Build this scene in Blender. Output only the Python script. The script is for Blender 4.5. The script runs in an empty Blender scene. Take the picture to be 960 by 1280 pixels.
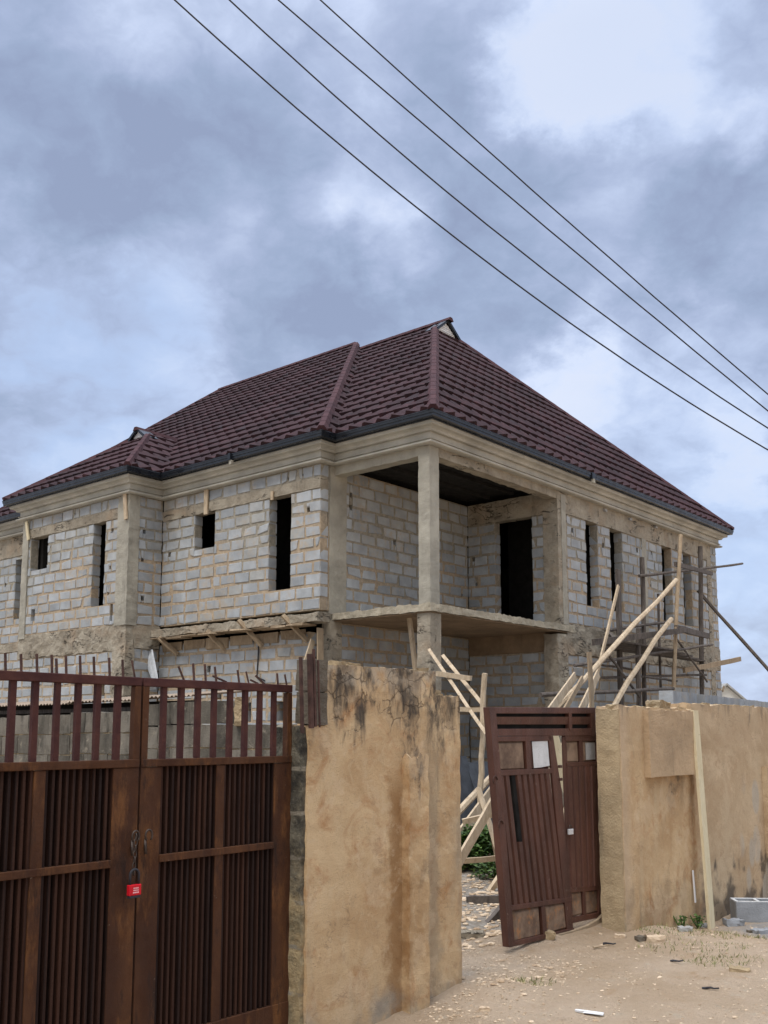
import bpy, math, random
from mathutils import Vector, Matrix, noise as mn
import numpy as np
random.seed(7)
R = math.radians
scene = bpy.context.scene
col = scene.collection

# ------------------------------------------------------------------ camera
F, CY, PT, H = 1237.68, 756.71, .12853, 1.65          # photo pixels (960 x 1280)
cam_d = bpy.data.cameras.new('camera')
cam = bpy.data.objects.new('camera', cam_d); col.objects.link(cam)
cam.location = (0, 0, H)
cam.rotation_euler = (math.pi/2 + PT, 0, 0)
cam_d.sensor_fit = 'VERTICAL'; cam_d.sensor_height = 36
cam_d.lens = F/1280*36
cam_d.shift_y = (CY-640)/1280
cam_d.clip_end = 3000; cam_d.clip_start = .05
scene.camera = cam

def ray(px, py):
    a = (px-480)/F; b = (CY-py)/F
    return Vector((a, math.cos(PT)-b*math.sin(PT), math.sin(PT)+b*math.cos(PT)))

# ------------------------------------------------------------------ node helper
class NT:
    def __init__(s, tree):
        s.t = tree; s.n = tree.nodes; s.l = tree.links
    def node(s, typ, **kw):
        n = s.n.new(typ)
        for k, v in kw.items(): setattr(n, k, v)
        return n
    def link(s, a, b): s.l.new(a, b)
    def put(s, sock, v):
        if hasattr(v, 'node'): s.l.new(v, sock)
        elif isinstance(v, (tuple, list)) and len(v) == 3 and sock.type == 'RGBA': sock.default_value = (*v, 1)
        else: sock.default_value = v
    def math(s, op, a, b=0.0, c=None, clamp=False):
        n = s.node('ShaderNodeMath', operation=op, use_clamp=clamp)
        s.put(n.inputs[0], a); s.put(n.inputs[1], b)
        if c is not None: s.put(n.inputs[2], c)
        return n.outputs[0]
    def vmath(s, op, a, b=(0, 0, 0)):
        n = s.node('ShaderNodeVectorMath', operation=op)
        s.put(n.inputs[0], a)
        if op == 'SCALE': s.put(n.inputs['Scale'], b)
        else: s.put(n.inputs[1], b)
        return n.outputs['Value'] if op in ('DOT_PRODUCT', 'LENGTH', 'DISTANCE') else n.outputs[0]
    def mix(s, f, a, b, mode='MIX'):
        n = s.node('ShaderNodeMix', data_type='RGBA', blend_type=mode)
        s.put(n.inputs['Factor'], f); s.put(n.inputs['A'], a) if False else None
        s.put(n.inputs[6], a); s.put(n.inputs[7], b)
        return n.outputs[2]
    def noise(s, vec, scale, detail=4, rough=.55, dist=0.0, sc=None):
        if sc is not None: vec = s.vmath('MULTIPLY', vec, sc)
        n = s.node('ShaderNodeTexNoise')
        s.put(n.inputs['Vector'], vec); n.inputs['Scale'].default_value = scale
        n.inputs['Detail'].default_value = detail; n.inputs['Roughness'].default_value = rough
        n.inputs['Distortion'].default_value = dist
        return n.outputs['Fac']
    def vor(s, vec, scale, feature='DISTANCE_TO_EDGE'):
        n = s.node('ShaderNodeTexVoronoi', feature=feature)
        s.put(n.inputs['Vector'], vec); n.inputs['Scale'].default_value = scale
        return n.outputs['Distance']
    def ramp(s, f, lo, hi, a=0.0, b=1.0):
        n = s.node('ShaderNodeMapRange', interpolation_type='SMOOTHSTEP')
        s.put(n.inputs[0], f)
        for i, v in ((1, lo), (2, hi), (3, a), (4, b)): s.put(n.inputs[i], v)
        return n.outputs[0]
    def sep(s, v):
        n = s.node('ShaderNodeSeparateXYZ'); s.put(n.inputs[0], v); return n.outputs
    def pos(s):
        return s.node('ShaderNodeTexCoord').outputs['Object']
    def island(s):
        return s.node('ShaderNodeNewGeometry').outputs['Random Per Island']
    def hsv(s, c, val=1.0, sat=1.0):
        n = s.node('ShaderNodeHueSaturation'); s.put(n.inputs['Color'], c); s.put(n.inputs['Value'], val); s.put(n.inputs['Saturation'], sat)
        return n.outputs[0]

def material(name, fn, rough=.85, spec=.3, bump=None, metallic=0.0):
    m = bpy.data.materials.new(name); m.use_nodes = True
    t = NT(m.node_tree); b = m.node_tree.nodes['Principled BSDF']
    b.inputs['Roughness'].default_value = rough
    b.inputs['Specular IOR Level'].default_value = spec
    b.inputs['Metallic'].default_value = metallic
    out = fn(t)
    c, h, r = (out if isinstance(out, tuple) else (out, None, None))
    t.put(b.inputs['Base Color'], c)
    if r is not None: t.put(b.inputs['Roughness'], r)
    if h is not None:
        bn = t.node('ShaderNodeBump'); bn.inputs['Distance'].default_value = bump or .01
        t.put(bn.inputs['Height'], h); t.link(bn.outputs[0], b.inputs['Normal'])
    return m

# ------------------------------------------------------------------ world: daylight under broken cloud
SUN_AZ, SUN_EL = R(212), R(60)        # compass azimuth from +Y clockwise: behind the camera, a little left
world = bpy.data.worlds.new('World'); scene.world = world; world.use_nodes = True
w = NT(world.node_tree); w.n.clear()
def build_sky():
    sky = w.node('ShaderNodeTexSky', sky_type='NISHITA'); sky.sun_disc = False
    sky.sun_elevation = SUN_EL; sky.sun_rotation = SUN_AZ; sky.air_density = 1.2; sky.dust_density = 2.0
    bg1 = w.node('ShaderNodeBackground'); w.link(sky.outputs[0], bg1.inputs[0]); bg1.inputs[1].default_value = .12
    D = w.vmath('NORMALIZE', w.node('ShaderNodeTexCoord').outputs['Generated'])
    x, y, z = w.sep(D)
    # cloud deck: directions projected on a flat layer give the right perspective
    den = w.math('ADD', w.math('MAXIMUM', z, 0.0), .42)
    cmb = w.node('ShaderNodeCombineXYZ')
    w.link(w.math('DIVIDE', x, den), cmb.inputs[0]); w.link(w.math('DIVIDE', y, den), cmb.inputs[1])
    P = cmb.outputs[0]
    def cnoise(vec, scale, detail, rough, lac=2.0):
        n = w.node('ShaderNodeTexNoise'); w.put(n.inputs['Vector'], vec)
        for k, v in (('Scale', scale), ('Detail', detail), ('Roughness', rough), ('Lacunarity', lac)): n.inputs[k].default_value = v
        return n
    wn = cnoise(P, 3.2, 9, .62)
    warp = w.vmath('SCALE', w.vmath('SUBTRACT', wn.outputs['Color'], (.5, .5, .5)), .26)
    Dw = w.vmath('ADD', D, warp)
    Pw = w.vmath('ADD', P, w.vmath('SCALE', w.vmath('SUBTRACT', cnoise(P, 6.0, 5, .55).outputs['Color'], (.5, .5, .5)), .10))
    n1 = cnoise(Pw, 3.0, 12, .58).outputs['Fac']
    bil = w.math('ABSOLUTE', w.math('SUBTRACT', cnoise(w.vmath('ADD', Pw, (7.3, 2.1, 0)), 6.0, 11, .56).outputs['Fac'], .5))   # billows
    # masses of cloud, placed by compass direction and height: (photo x, y, radius, weight)
    dark = [(60, 90, 130, .45), (280, 150, 130, .65), (370, 200, 90, .45), (180, 235, 120, .6), (50, 245, 100, .6), (110, 265, 90, .3), (350, 370, 130, .8), (460, 370, 90, .5), (580, 360, 150, .55),
            (880, 270, 110, .75), (790, 180, 45, .6), (540, 60, 110, .45), (560, 160, 90, .45), (890, 80, 45, .45), (660, 410, 100, .5), (700, 230, 70, .25), (820, 330, 90, .45)]
    lite = [(280, 265, 60, .6), (400, 275, 60, .5), (495, 320, 55, .6), (690, 500, 85, .9), (690, 90, 80, .75), (800, 80, 120, .65), (640, 30, 40, .4), (945, 580, 60, .9), (110, 590, 70, .6), (120, 195, 60, .45), (30, 180, 50, .3),
            (940, 190, 50, .6), (880, 520, 100, .35), (470, 20, 60, .2), (930, 700, 130, .3), (250, 470, 70, .35), (160, 40, 60, .3), (720, 170, 50, .5), (200, 330, 60, .25)]
    blue = [(90, 410, 170, .8), (180, 480, 150, .5), (20, 520, 120, .5), (860, 640, 200, .5), (20, 20, 60, .4), (940, 760, 150, .6), (800, 40, 200, .3), (330, 90, 70, .3)]
    def field(lst, vec):
        acc = None
        for px, py, rad, wt in lst:
            d = ray(px, py).normalized()
            v = w.ramp(w.vmath('DISTANCE', vec, tuple(d)), rad/F*.25, rad/F*1.3, wt, 0.0)
            acc = v if acc is None else w.math('ADD', acc, v)
        return acc
    fd, fl, fb = field(dark, Dw), field(lite, Dw), field(blue, Dw)
    nn = w.math('SUBTRACT', w.math('MULTIPLY', w.math('SUBTRACT', n1, .5), 1.75), w.math('MULTIPLY', w.math('SUBTRACT', bil, .10), 1.7))
    thick = w.math('ADD', w.math('SUBTRACT', w.math('ADD', .42, nn), w.math('MULTIPLY', fl, .55)), w.math('MULTIPLY', fd, .42))
    cr = w.node('ShaderNodeValToRGB'); w.link(thick, cr.inputs[0])
    e = cr.color_ramp.elements
    e[0].position = 0.0; e[0].color = (.56, .605, .72, 1)
    e[1].position = 1.0; e[1].color = (.222, .265, .385, 1)
    for p, c in ((.16, (.53, .59, .73)), (.34, (.435, .50, .66)), (.46, (.37, .43, .58)), (.62, (.31, .365, .51)), (.8, (.258, .315, .445))):
        q = e.new(p); q.color = (*c, 1)
    # thin veil where the blue shows through
    thin = w.math('MULTIPLY', w.ramp(thick, .75, .25), fb, clamp=True)
    cl = w.mix(w.math('MULTIPLY', thin, .6), cr.outputs[0], (.31, .415, .62))
    # an overcast is brighter overhead than near the horizon
    up = w.ramp(z, .60, .93, 1.0, 4.2)
    back = w.ramp(y, .25, -.5, 1.0, .95)
    low = w.ramp(z, -.02, .3, 1.08, 1.0)
    cl = w.mix(w.math('MAXIMUM', w.ramp(z, .58, .9, 0, .75), w.ramp(y, .25, -.4, 0, .75)), cl, (.47, .50, .54))     # the deck overhead and behind is a neutral white
    k = w.math('MULTIPLY', w.math('MULTIPLY', up, back), low)
    bg2 = w.node('ShaderNodeBackground'); w.link(cl, bg2.inputs[0]); w.link(k, bg2.inputs[1])
    mx = w.node('ShaderNodeMixShader'); mx.inputs[0].default_value = .88
    w.link(bg1.outputs[0], mx.inputs[1]); w.link(bg2.outputs[0], mx.inputs[2])
    out = w.node('ShaderNodeOutputWorld'); w.link(mx.outputs[0], out.inputs[0])
build_sky()
sd = bpy.data.lights.new('sun', 'SUN'); sd.energy = 1.5; sd.angle = R(24); sd.color = (1, .95, .87)
sun = bpy.data.objects.new('sun', sd); col.objects.link(sun)
sdir = Vector((math.sin(SUN_AZ)*math.cos(SUN_EL), math.cos(SUN_AZ)*math.cos(SUN_EL), math.sin(SUN_EL)))
sun.rotation_euler = sdir.to_track_quat('Z', 'Y').to_euler(); sun.location = (0, 0, 40)
vs = scene.view_settings
vs.view_transform = 'Standard'; vs.look = 'None'; vs.gamma = 1; vs.use_curve_mapping = False; vs.exposure = 0.52
scene.cycles.max_bounces = 8

# ------------------------------------------------------------------ materials
def m_block(t):
    p = t.pos(); r = t.island()
    r2 = t.math('FRACT', t.math('MULTIPLY', r, 37.7))
    c = t.mix(t.ramp(r, .0, 1.0), (.315, .33, .34), (.405, .42, .43))
    c = t.mix(t.math('MULTIPLY', t.ramp(r2, .75, 1.0), .45), c, (.37, .35, .30))
    n = t.noise(p, 3.2, 5); c = t.mix(t.ramp(n, .3, .75), t.hsv(c, .82), t.hsv(c, 1.08))
    # mortar smeared over the faces
    sm = t.math('MAXIMUM', t.math('MULTIPLY', t.ramp(t.noise(p, 1.1, 6, .65), .46, .68), t.ramp(t.noise(p, 9, 4), .42, .6)), t.math('MULTIPLY', t.ramp(t.noise(p, 17, 5, .7), .6, .68), .8))
    c = t.mix(t.math('MULTIPLY', sm, .7), c, (.42, .34, .25))
    f = t.noise(p, 95, 3, .7)
    c = t.mix(t.ramp(f, .62, .8), c, t.hsv(c, .55))
    # long rain stains running down from the top
    st = t.math('MULTIPLY', t.ramp(t.noise(p, 2.2, 4, .6, 0, (1, 1, .12)), .55, .8), .4)
    c = t.mix(st, c, (.17, .165, .155))
    return c, t.math('ADD', t.math('MULTIPLY', f, .6), t.noise(p, 30, 3)), None
def m_mortar(t):
    p = t.pos()
    n = t.noise(p, .55, 3, .5)
    z = t.sep(p)[2]
    k = t.math('ADD', n, t.ramp(z, 6.2, 4.6, -.12, .12))
    c = t.mix(t.ramp(k, .40, .60), (.32, .285, .225), (.42, .325, .225))
    c = t.mix(t.ramp(t.noise(p, 14, 5, .7), .35, .7), t.hsv(c, .75), t.hsv(c, 1.12))
    return c, t.noise(p, 55, 4, .7), None
def concrete(base, stain=(.16, .145, .12), amount=.6, scale=1.0):
    def fn(t):
        p = t.pos()
        n = t.noise(p, 1.6*scale, 6, .62)
        c = t.mix(t.ramp(n, .3, .72), tuple(x*.78 for x in base), tuple(min(1, x*1.12) for x in base))
        s = t.noise(p, 3.0, 6, .65, .4, (1.3, 1.3, .25))
        c = t.mix(t.math('MULTIPLY', t.ramp(s, .52, .8), amount), c, stain)
        g = t.noise(p, 60, 4, .7)
        c = t.mix(t.ramp(g, .58, .78), c, t.hsv(c, .68))
        return c, t.math('ADD', g, t.math('MULTIPLY', t.noise(p, 9, 5, .6), 1.6)), None
    return fn
def rough_concrete(t):
    p = t.pos()
    n = t.noise(p, 1.9, 7, .66)
    c = t.mix(t.ramp(n, .30, .70), (.265, .225, .17), (.44, .385, .30))
    c = t.mix(t.math('MULTIPLY', t.ramp(t.noise(p, 1.1, 5, .6), .5, .7), .6), c, (.40, .295, .20))
    s = t.noise(p, 4.0, 7, .68, .4, (1, 1, .3))
    c = t.mix(t.math('MULTIPLY', t.ramp(s, .55, .78), .7), c, (.135, .115, .09))
    ck = t.math('ABSOLUTE', t.math('SUBTRACT', t.noise(p, 2.3, 6, .62, .6, (.55, .55, 1.6)), .5))
    crk = t.math('MULTIPLY', t.ramp(ck, .012, .003), t.ramp(t.noise(p, 1.7, 3), .47, .56))
    c = t.mix(t.math('MULTIPLY', crk, .85), c, (.05, .042, .034))
    g = t.noise(p, 55, 5, .75)
    c = t.mix(t.ramp(g, .56, .74), c, t.hsv(c, .6))
    lump = t.noise(p, 8, 7, .68)
    return c, t.math('SUBTRACT', t.math('ADD', t.math('MULTIPLY', g, .5), t.math('MULTIPLY', lump, 2.2)), t.math('MULTIPLY', crk, 2.0)), None
def m_roof(t):
    p = t.pos()
    c = t.mix(t.ramp(t.noise(p, .5, 5, .6), .32, .68), (.027, .0145, .0165), (.052, .0265, .030))
    c = t.mix(t.ramp(t.noise(p, 6, 4, .6), .5, .75), c, (.074, .032, .036))
    c = t.mix(t.ramp(t.noise(p, 1.7, 4, .6), .56, .74), c, (.036, .028, .032))
    g = t.noise(p, 240, 2, .8)
    c = t.mix(t.ramp(g, .4, .75), t.hsv(c, .8), t.hsv(c, 1.35))
    return c, g, None
def m_ridge(t):
    p = t.pos()
    c = t.mix(t.ramp(t.noise(p, 3, 5), .3, .7), (.048, .022, .026), (.078, .035, .038))
    g = t.noise(p, 200, 2, .8)
    return t.mix(t.ramp(g, .4, .75), t.hsv(c, .85), t.hsv(c, 1.25)), g, None
def m_gutter(t):
    p = t.pos()
    c = t.mix(t.ramp(t.noise(p, 4, 5), .35, .7), (.005, .007, .011), (.012, .015, .021))
    return c, t.noise(p, 8, 4), t.ramp(t.noise(p, 7, 4), .3, .7, .22, .45)
def plain(c, v=.25, scale=6, bump_s=40):
    def fn(t):
        p = t.pos()
        n = t.noise(p, scale, 6, .6)
        return t.mix(t.ramp(n, .25, .75), tuple(x*(1-v) for x in c), tuple(min(1, x*(1+v)) for x in c)), t.noise(p, bump_s, 4), None
    return fn
def m_gate(t):
    p = t.pos()
    c = t.mix(t.ramp(t.noise(p, 1.8, 6, .65, .3, (1, 1, .35)), .36, .66), (.046, .0175, .0085), (.092, .037, .015))
    c = t.mix(t.math('MULTIPLY', t.ramp(t.noise(p, 5, 7, .72, 0, (1.5, 1.5, .4)), .50, .70), .85), c, (.16, .066, .022))
    c = t.mix(t.math('MULTIPLY', t.ramp(t.noise(p, 9, 7, .74, 0, (1.6, 1.6, .35)), .52, .68), .75), c, (.022, .012, .009))
    c = t.mix(t.math('MULTIPLY', t.ramp(t.noise(p, 17, 5, .75), .68, .72), .6), c, (.24, .19, .15))
    return c, t.noise(p, 70, 5, .65), t.ramp(t.noise(p, 9, 5), .3, .7, .6, .9)
def m_gate_rib(t):
    p = t.pos()
    c = t.mix(t.ramp(t.noise(p, 3.0, 6, .65, .3, (7, 7, .16)), .38, .62), (.016, .0075, .0055), (.046, .019, .011))
    c = t.mix(t.math('MULTIPLY', t.ramp(t.noise(p, 7, 6, .7, 0, (4, 4, .4)), .64, .8), .7), c, (.095, .042, .018))
    c = t.mix(t.ramp(t.noise(p, 26, 5, .75), .755, .79), c, (.33, .30, .27))
    return c, t.noise(p, 70, 5, .65), t.ramp(t.noise(p, 9, 5), .3, .7, .6, .9)
def m_wicket(t):
    p = t.pos()
    c = t.mix(t.ramp(t.noise(p, 2.4, 6, .65, .3, (1, 1, .3)), .34, .66), (.056, .023, .0155), (.112, .046, .030))
    c = t.mix(t.math('MULTIPLY', t.ramp(t.noise(p, 6, 6, .7, 0, (3, 3, .4)), .56, .76), .6), c, (.028, .018, .016))
    c = t.mix(t.ramp(t.noise(p, 26, 5, .78, 0, (1, 1, .6)), .665, .72), c, (.36, .30, .26))
    return c, t.noise(p, 70, 5, .65), t.ramp(t.noise(p, 9, 5), .3, .7, .35, .6)
def m_wicket_panel(t):
    p = t.pos()
    z = t.sep(p)[2]
    c = t.mix(t.ramp(t.noise(p, 4, 6, .7), .35, .65), (.11, .066, .042), (.26, .175, .115))
    c = t.mix(t.math('MULTIPLY', t.ramp(t.noise(p, 11, 6, .75), .5, .68), t.ramp(z, .8, .4)), c, (.34, .155, .06))
    return c, t.noise(p, 60, 5, .65), None
def m_sand(t):
    p = t.node('ShaderNodeNewGeometry').outputs['Position']
    c = t.mix(t.ramp(t.noise(p, .9, 7, .62), .32, .68), (.59, .43, .285), (.73, .565, .41))
    c = t.mix(t.math('MULTIPLY', t.ramp(t.noise(p, 2.6, 7, .65, .6), .54, .72), .75), c, (.56, .37, .22))
    c = t.mix(t.math('MULTIPLY', t.ramp(t.noise(p, 4.5, 7, .7), .56, .75), .7), c, (.68, .60, .48))
    f = t.noise(p, 60, 4, .8)
    c = t.mix(t.ramp(f, .60, .78), c, t.hsv(c, .6))
    c = t.mix(t.ramp(t.noise(p, 34, 4, .8), .62, .72), c, (.76, .67, .55))
    c = t.mix(t.math('MULTIPLY', t.ramp(t.noise(p, 13, 6, .75), .58, .7), .6), c, t.hsv(c, .66))
    # grey crushed stone behind the wall line and cement dust by the loose block
    ln = t.math('ADD', t.math('MULTIPLY', t.math('SUBTRACT', t.sep(p)[0], 2.03), -.7626), t.math('MULTIPLY', t.math('SUBTRACT', t.sep(p)[1], 8.574), .6469))
    gm = t.math('MULTIPLY', t.ramp(ln, .45, 1.0), t.ramp(t.noise(p, 3, 5), .3, .5))
    v = t.vor(p, 16, 'F1')
    c = t.mix(t.math('MULTIPLY', gm, .85), c, t.mix(t.ramp(v, .1, .6), (.55, .52, .47), (.36, .32, .27)))
    dd = t.vmath('DISTANCE', p, (3.9, 9.35, -.15))
    c = t.mix(t.math('MULTIPLY', t.ramp(t.math('ADD', dd, t.math('MULTIPLY', t.noise(p, 3, 5), .8)), 1.35, .75), .8), c, (.40, .40, .40))
    return c, t.math('ADD', t.math('MULTIPLY', f, .5), t.math('ADD', t.math('MULTIPLY', t.noise(p, 13, 7, .75), 1.6), t.math('MULTIPLY', t.noise(p, 140, 3), .5))), None
def plaster(kind):
    def fn(t):
        p = t.pos(); X, Y, Z = t.sep(p)
        big = t.noise(p, 1.5, 6, .6, .6)
        c = t.mix(t.ramp(big, .3, .7), (.44, .282, .145), (.60, .435, .255))
        c = t.mix(t.math('MULTIPLY', t.ramp(t.noise(p, 3.3, 7, .68, 1.2), .5, .74), .75), c, (.38, .185, .075))
        streak = t.noise(p, 3.6, 6, .62, .2, (1.4, 1.4, .16))
        c = t.mix(t.math('MULTIPLY', t.ramp(streak, .5, .72), .5), c, (.56, .43, .27))
        c = t.mix(t.math('MULTIPLY', t.ramp(t.noise(p, 5, 6, .65, .4, (1.2, 1.2, .35)), .58, .76), .55), c, (.25, .195, .13))
        sw = t.node('ShaderNodeTexNoise'); t.put(sw.inputs['Vector'], p); sw.inputs['Scale'].default_value = 7; sw.inputs['Detail'].default_value = 7; sw.inputs['Distortion'].default_value = 2.5
        c = t.mix(t.math('MULTIPLY', t.ramp(sw.outputs[0], .54, .66), .35), c, (.58, .44, .28))
        h = t.math('ADD', t.math('MULTIPLY', t.noise(p, 30, 6, .7), .7), t.math('MULTIPLY', t.noise(p, 170, 3, .7), .5))
        if kind == 'pillar':
            edge = t.math('ADD', Z, t.math('MULTIPLY', t.math('SUBTRACT', t.noise(p, 6.5, 5, .6, 0, (1, 1, .25)), .5), 1.3))
            blk = t.math('MULTIPLY', t.ramp(edge, 1.62, 1.92), t.ramp(t.noise(p, 3.6, 5, .6, 0, (1, 1, .3)), .42, .56))
            Xn = t.math('ADD', X, t.math('MULTIPLY', t.math('SUBTRACT', t.noise(p, 5, 5, .65), .5), .30))
            def band(x0, wd, z0, z1):
                return t.math('MULTIPLY', t.ramp(t.math('ABSOLUTE', t.math('SUBTRACT', Xn, x0)), wd, wd*.35), t.ramp(edge, z0, z1))
            fine = t.ramp(t.noise(p, 16, 6, .7, 0, (1, 1, .4)), .35, .6)
            dk = t.math('MAXIMUM', band(-2.60, .13, 1.20, 1.75), band(-3.50, .13, 1.62, 1.86))
            dk = t.math('MAXIMUM', dk, band(-3.28, .07, 1.72, 1.9)); dk = t.math('MAXIMUM', dk, band(-2.86, .09, 1.45, 1.75))
            pb = t.math('MULTIPLY', t.ramp(t.math('ABSOLUTE', t.math('ADD', Xn, 2.88)), .12, .05), t.ramp(t.math('ABSOLUTE', t.math('SUBTRACT', edge, 1.49)), .16, .05))
            blk = t.math('MAXIMUM', blk, t.math('MULTIPLY', t.math('MAXIMUM', dk, pb), fine))
            c = t.mix(t.math('MULTIPLY', t.math('MULTIPLY', t.ramp(t.math('ABSOLUTE', t.math('ADD', Xn, 3.03)), .11, .03), t.ramp(Z, 1.5, 1.2)), .7), c, (.25, .125, .045))
            c = t.mix(t.math('MULTIPLY', t.math('MULTIPLY', t.ramp(t.math('ABSOLUTE', t.math('ADD', Xn, 2.66)), .12, .03), t.ramp(Z, 1.9, 1.2)), .5), c, (.26, .215, .155))
            c = t.mix(t.math('MULTIPLY', blk, .93), c, (.050, .043, .038))
            pale = t.math('MULTIPLY', t.ramp(t.math('ADD', Z, t.math('MULTIPLY', t.noise(p, 9, 5), .25)), 2.02, 2.14), .7)
            c = t.mix(t.math('MULTIPLY', pale, t.ramp(t.noise(p, 8, 4), .4, .6)), c, (.48, .40, .30))
            cr = t.vor(t.vmath('ADD', p, t.vmath('SCALE', sw.outputs['Color'], .09)), 8.5)
            crk = t.math('MULTIPLY', t.ramp(cr, .040, .012), t.math('MULTIPLY', t.ramp(edge, 1.62, 1.82), t.ramp(t.noise(p, 2.2, 3), .45, .55)))
            c = t.mix(t.math('MULTIPLY', crk, .6), c, (.11, .08, .055))
            h = t.math('SUBTRACT', h, t.math('MULTIPLY', crk, 1.5))
            lowm = t.math('MULTIPLY', t.ramp(t.math('ADD', Z, t.math('MULTIPLY', t.noise(p, 4, 5), .7)), .55, .25), t.ramp(t.noise(p, 3, 5, .6), .42, .6))
            c = t.mix(t.math('MULTIPLY', lowm, .75), c, (.24, .225, .195))
            rt = t.math('MULTIPLY', t.ramp(X, -2.52, -2.36), t.ramp(t.noise(p, 3.2, 5, .6, 0, (1, 1, .4)), .45, .65))
            c = t.mix(t.math('MULTIPLY', rt, .55), c, (.24, .20, .15))
        else:
            c = t.mix(t.math('MULTIPLY', t.ramp(X, 1.45, 1.75), .7), c, t.mix(t.ramp(big, .35, .7), (.40, .29, .18), (.49, .38, .255)))
            c = t.mix(t.math('MULTIPLY', t.ramp(Z, 1.25, 1.75), .45), c, (.42, .31, .20))
            c = t.mix(t.math('MULTIPLY', t.ramp(X, .22, .03), .6), c, (.50, .38, .26))
            top = t.math('MULTIPLY', t.ramp(t.math('ADD', Z, t.math('MULTIPLY', t.math('SUBTRACT', t.noise(p, 8, 5, .6, 0, (1, 1, .22)), .5), 1.0)), 1.80, 1.98),
                         t.ramp(t.noise(p, 4, 5, .6, 0, (1, 1, .3)), .44, .58))
            c = t.mix(t.math('MULTIPLY', top, .7), c, (.13, .105, .08))
            lowm = t.math('MULTIPLY', t.ramp(t.math('ADD', Z, t.math('MULTIPLY', t.math('SUBTRACT', t.noise(p, 9, 6, .65, 0, (1, 1, .25)), .5), 1.1)), .40, .18),
                          t.ramp(t.noise(p, 2.5, 4), .42, .55))
            right = t.ramp(X, 1.40, 1.8, .28, 1.0)
            c = t.mix(t.math('MULTIPLY', t.math('MULTIPLY', lowm, .85), right), c, (.085, .07, .055))
            pd = t.vmath('DISTANCE', t.vmath('MULTIPLY', p, (1, 0, .7)), (1.06, 0, .86))
            sm = t.math('MULTIPLY', t.ramp(pd, .30, .05), t.ramp(t.noise(p, 6, 5, .65), .38, .62))
            c = t.mix(t.math('MULTIPLY', sm, .75), c, (.10, .08, .06))
            pt = t.vor(t.vmath('MULTIPLY', p, (1, 0, .55)), 4.2, 'F1')
            pd2 = t.vmath('DISTANCE', t.vmath('MULTIPLY', p, (1, 0, .6)), (3.15, 0, .27))
            pm = t.math('MULTIPLY', t.ramp(pd2, .62, .35), t.ramp(pt, .55, .42))
            c = t.mix(t.math('MULTIPLY', pm, .75), c, (.43, .38, .31))
        pe = t.noise(p, 2.7, 11, .70, .3)
        c = t.mix(t.math('MULTIPLY', t.ramp(pe, .535, .585), .32), c, (.62, .47, .31))
        c = t.mix(t.math('MULTIPLY', t.ramp(t.noise(p, 3.9, 11, .72, .2), .585, .64), .45), c, (.36, .235, .135))
        sc = t.math('ABSOLUTE', t.math('SUBTRACT', t.noise(p, 5.5, 4, .6, .5, (.5, .5, 1.3)), .5))
        c = t.mix(t.math('MULTIPLY', t.ramp(sc, .008, .002), t.math('MULTIPLY', t.ramp(t.noise(p, 2.1, 3), .55, .62), .45)), c, (.22, .15, .09))
        c = t.mix(t.math('MULTIPLY', t.ramp(t.noise(p, 26, 7, .78), .56, .68), .35), c, t.hsv(c, .55))
        f = t.noise(p, 120, 3, .7)
        c = t.mix(t.ramp(f, .56, .74), c, t.hsv(c, .66))
        return c, h, None
    return fn
def m_bareend(t):
    p = t.pos(); Z = t.sep(p)[2]
    n = t.noise(p, 7, 7, .72)
    c = t.mix(t.ramp(n, .35, .65), (.035, .032, .027), (.17, .15, .11))
    lo = t.ramp(t.math('ADD', Z, t.math('MULTIPLY', t.math('SUBTRACT', t.noise(p, 3, 6, .7), .5), 1.6)), 1.0, .5)
    c = t.mix(lo, c, t.mix(t.ramp(n, .4, .6), (.22, .18, .11), (.38, .29, .165)))
    jt = t.math('ABSOLUTE', t.math('SUBTRACT', t.math('FRACT', t.math('DIVIDE', t.math('ADD', Z, t.math('MULTIPLY', t.noise(p, 4, 3), .04)), .245)), .5))
    jm = t.math('MULTIPLY', t.ramp(jt, .44, .47), t.ramp(t.noise(p, 6, 4), .4, .5))
    c = t.mix(jm, c, (.25, .22, .17))
    return c, t.math('ADD', n, t.noise(p, 40, 5, .7)), None
def wood(c1, c2, knots=True):
    def fn(t):
        p = t.pos(); r = t.island()
        g = t.noise(t.vmath('ADD', p, (3.1, 1.7, .4)), 9, 6, .65, 1.2, (1, 1, .35))
        c = t.mix(t.ramp(g, .3, .7), c1, c2)
        c = t.hsv(c, t.ramp(r, 0, 1, .72, 1.2))
        c = t.mix(t.math('MULTIPLY', t.ramp(t.noise(p, 22, 4, .7), .62, .75), .6), c, tuple(x*.35 for x in c1))
        return c, t.noise(p, 45, 5, .7), None
    return fn
def m_leaf(t):
    p = t.pos(); r = t.island()
    c = t.mix(t.ramp(r, 0, 1), (.028, .065, .014), (.10, .17, .035))
    return t.hsv(c, t.ramp(t.noise(p, 5, 3), .3, .7, .7, 1.2)), None, None
def m_boundary_block(t):
    p = t.pos(); r = t.island()
    c = t.mix(t.ramp(r, 0, 1), (.12, .105, .083), (.20, .175, .14))
    c = t.mix(t.ramp(t.noise(p, 3.5, 6, .65, 0, (1, 1, .4)), .42, .68), c, (.055, .048, .038))
    c = t.mix(t.math('MULTIPLY', t.ramp(t.noise(p, 8, 6, .7), .55, .72), .7), c, (.34, .29, .22))
    return c, t.noise(p, 55, 5, .75), None

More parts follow.
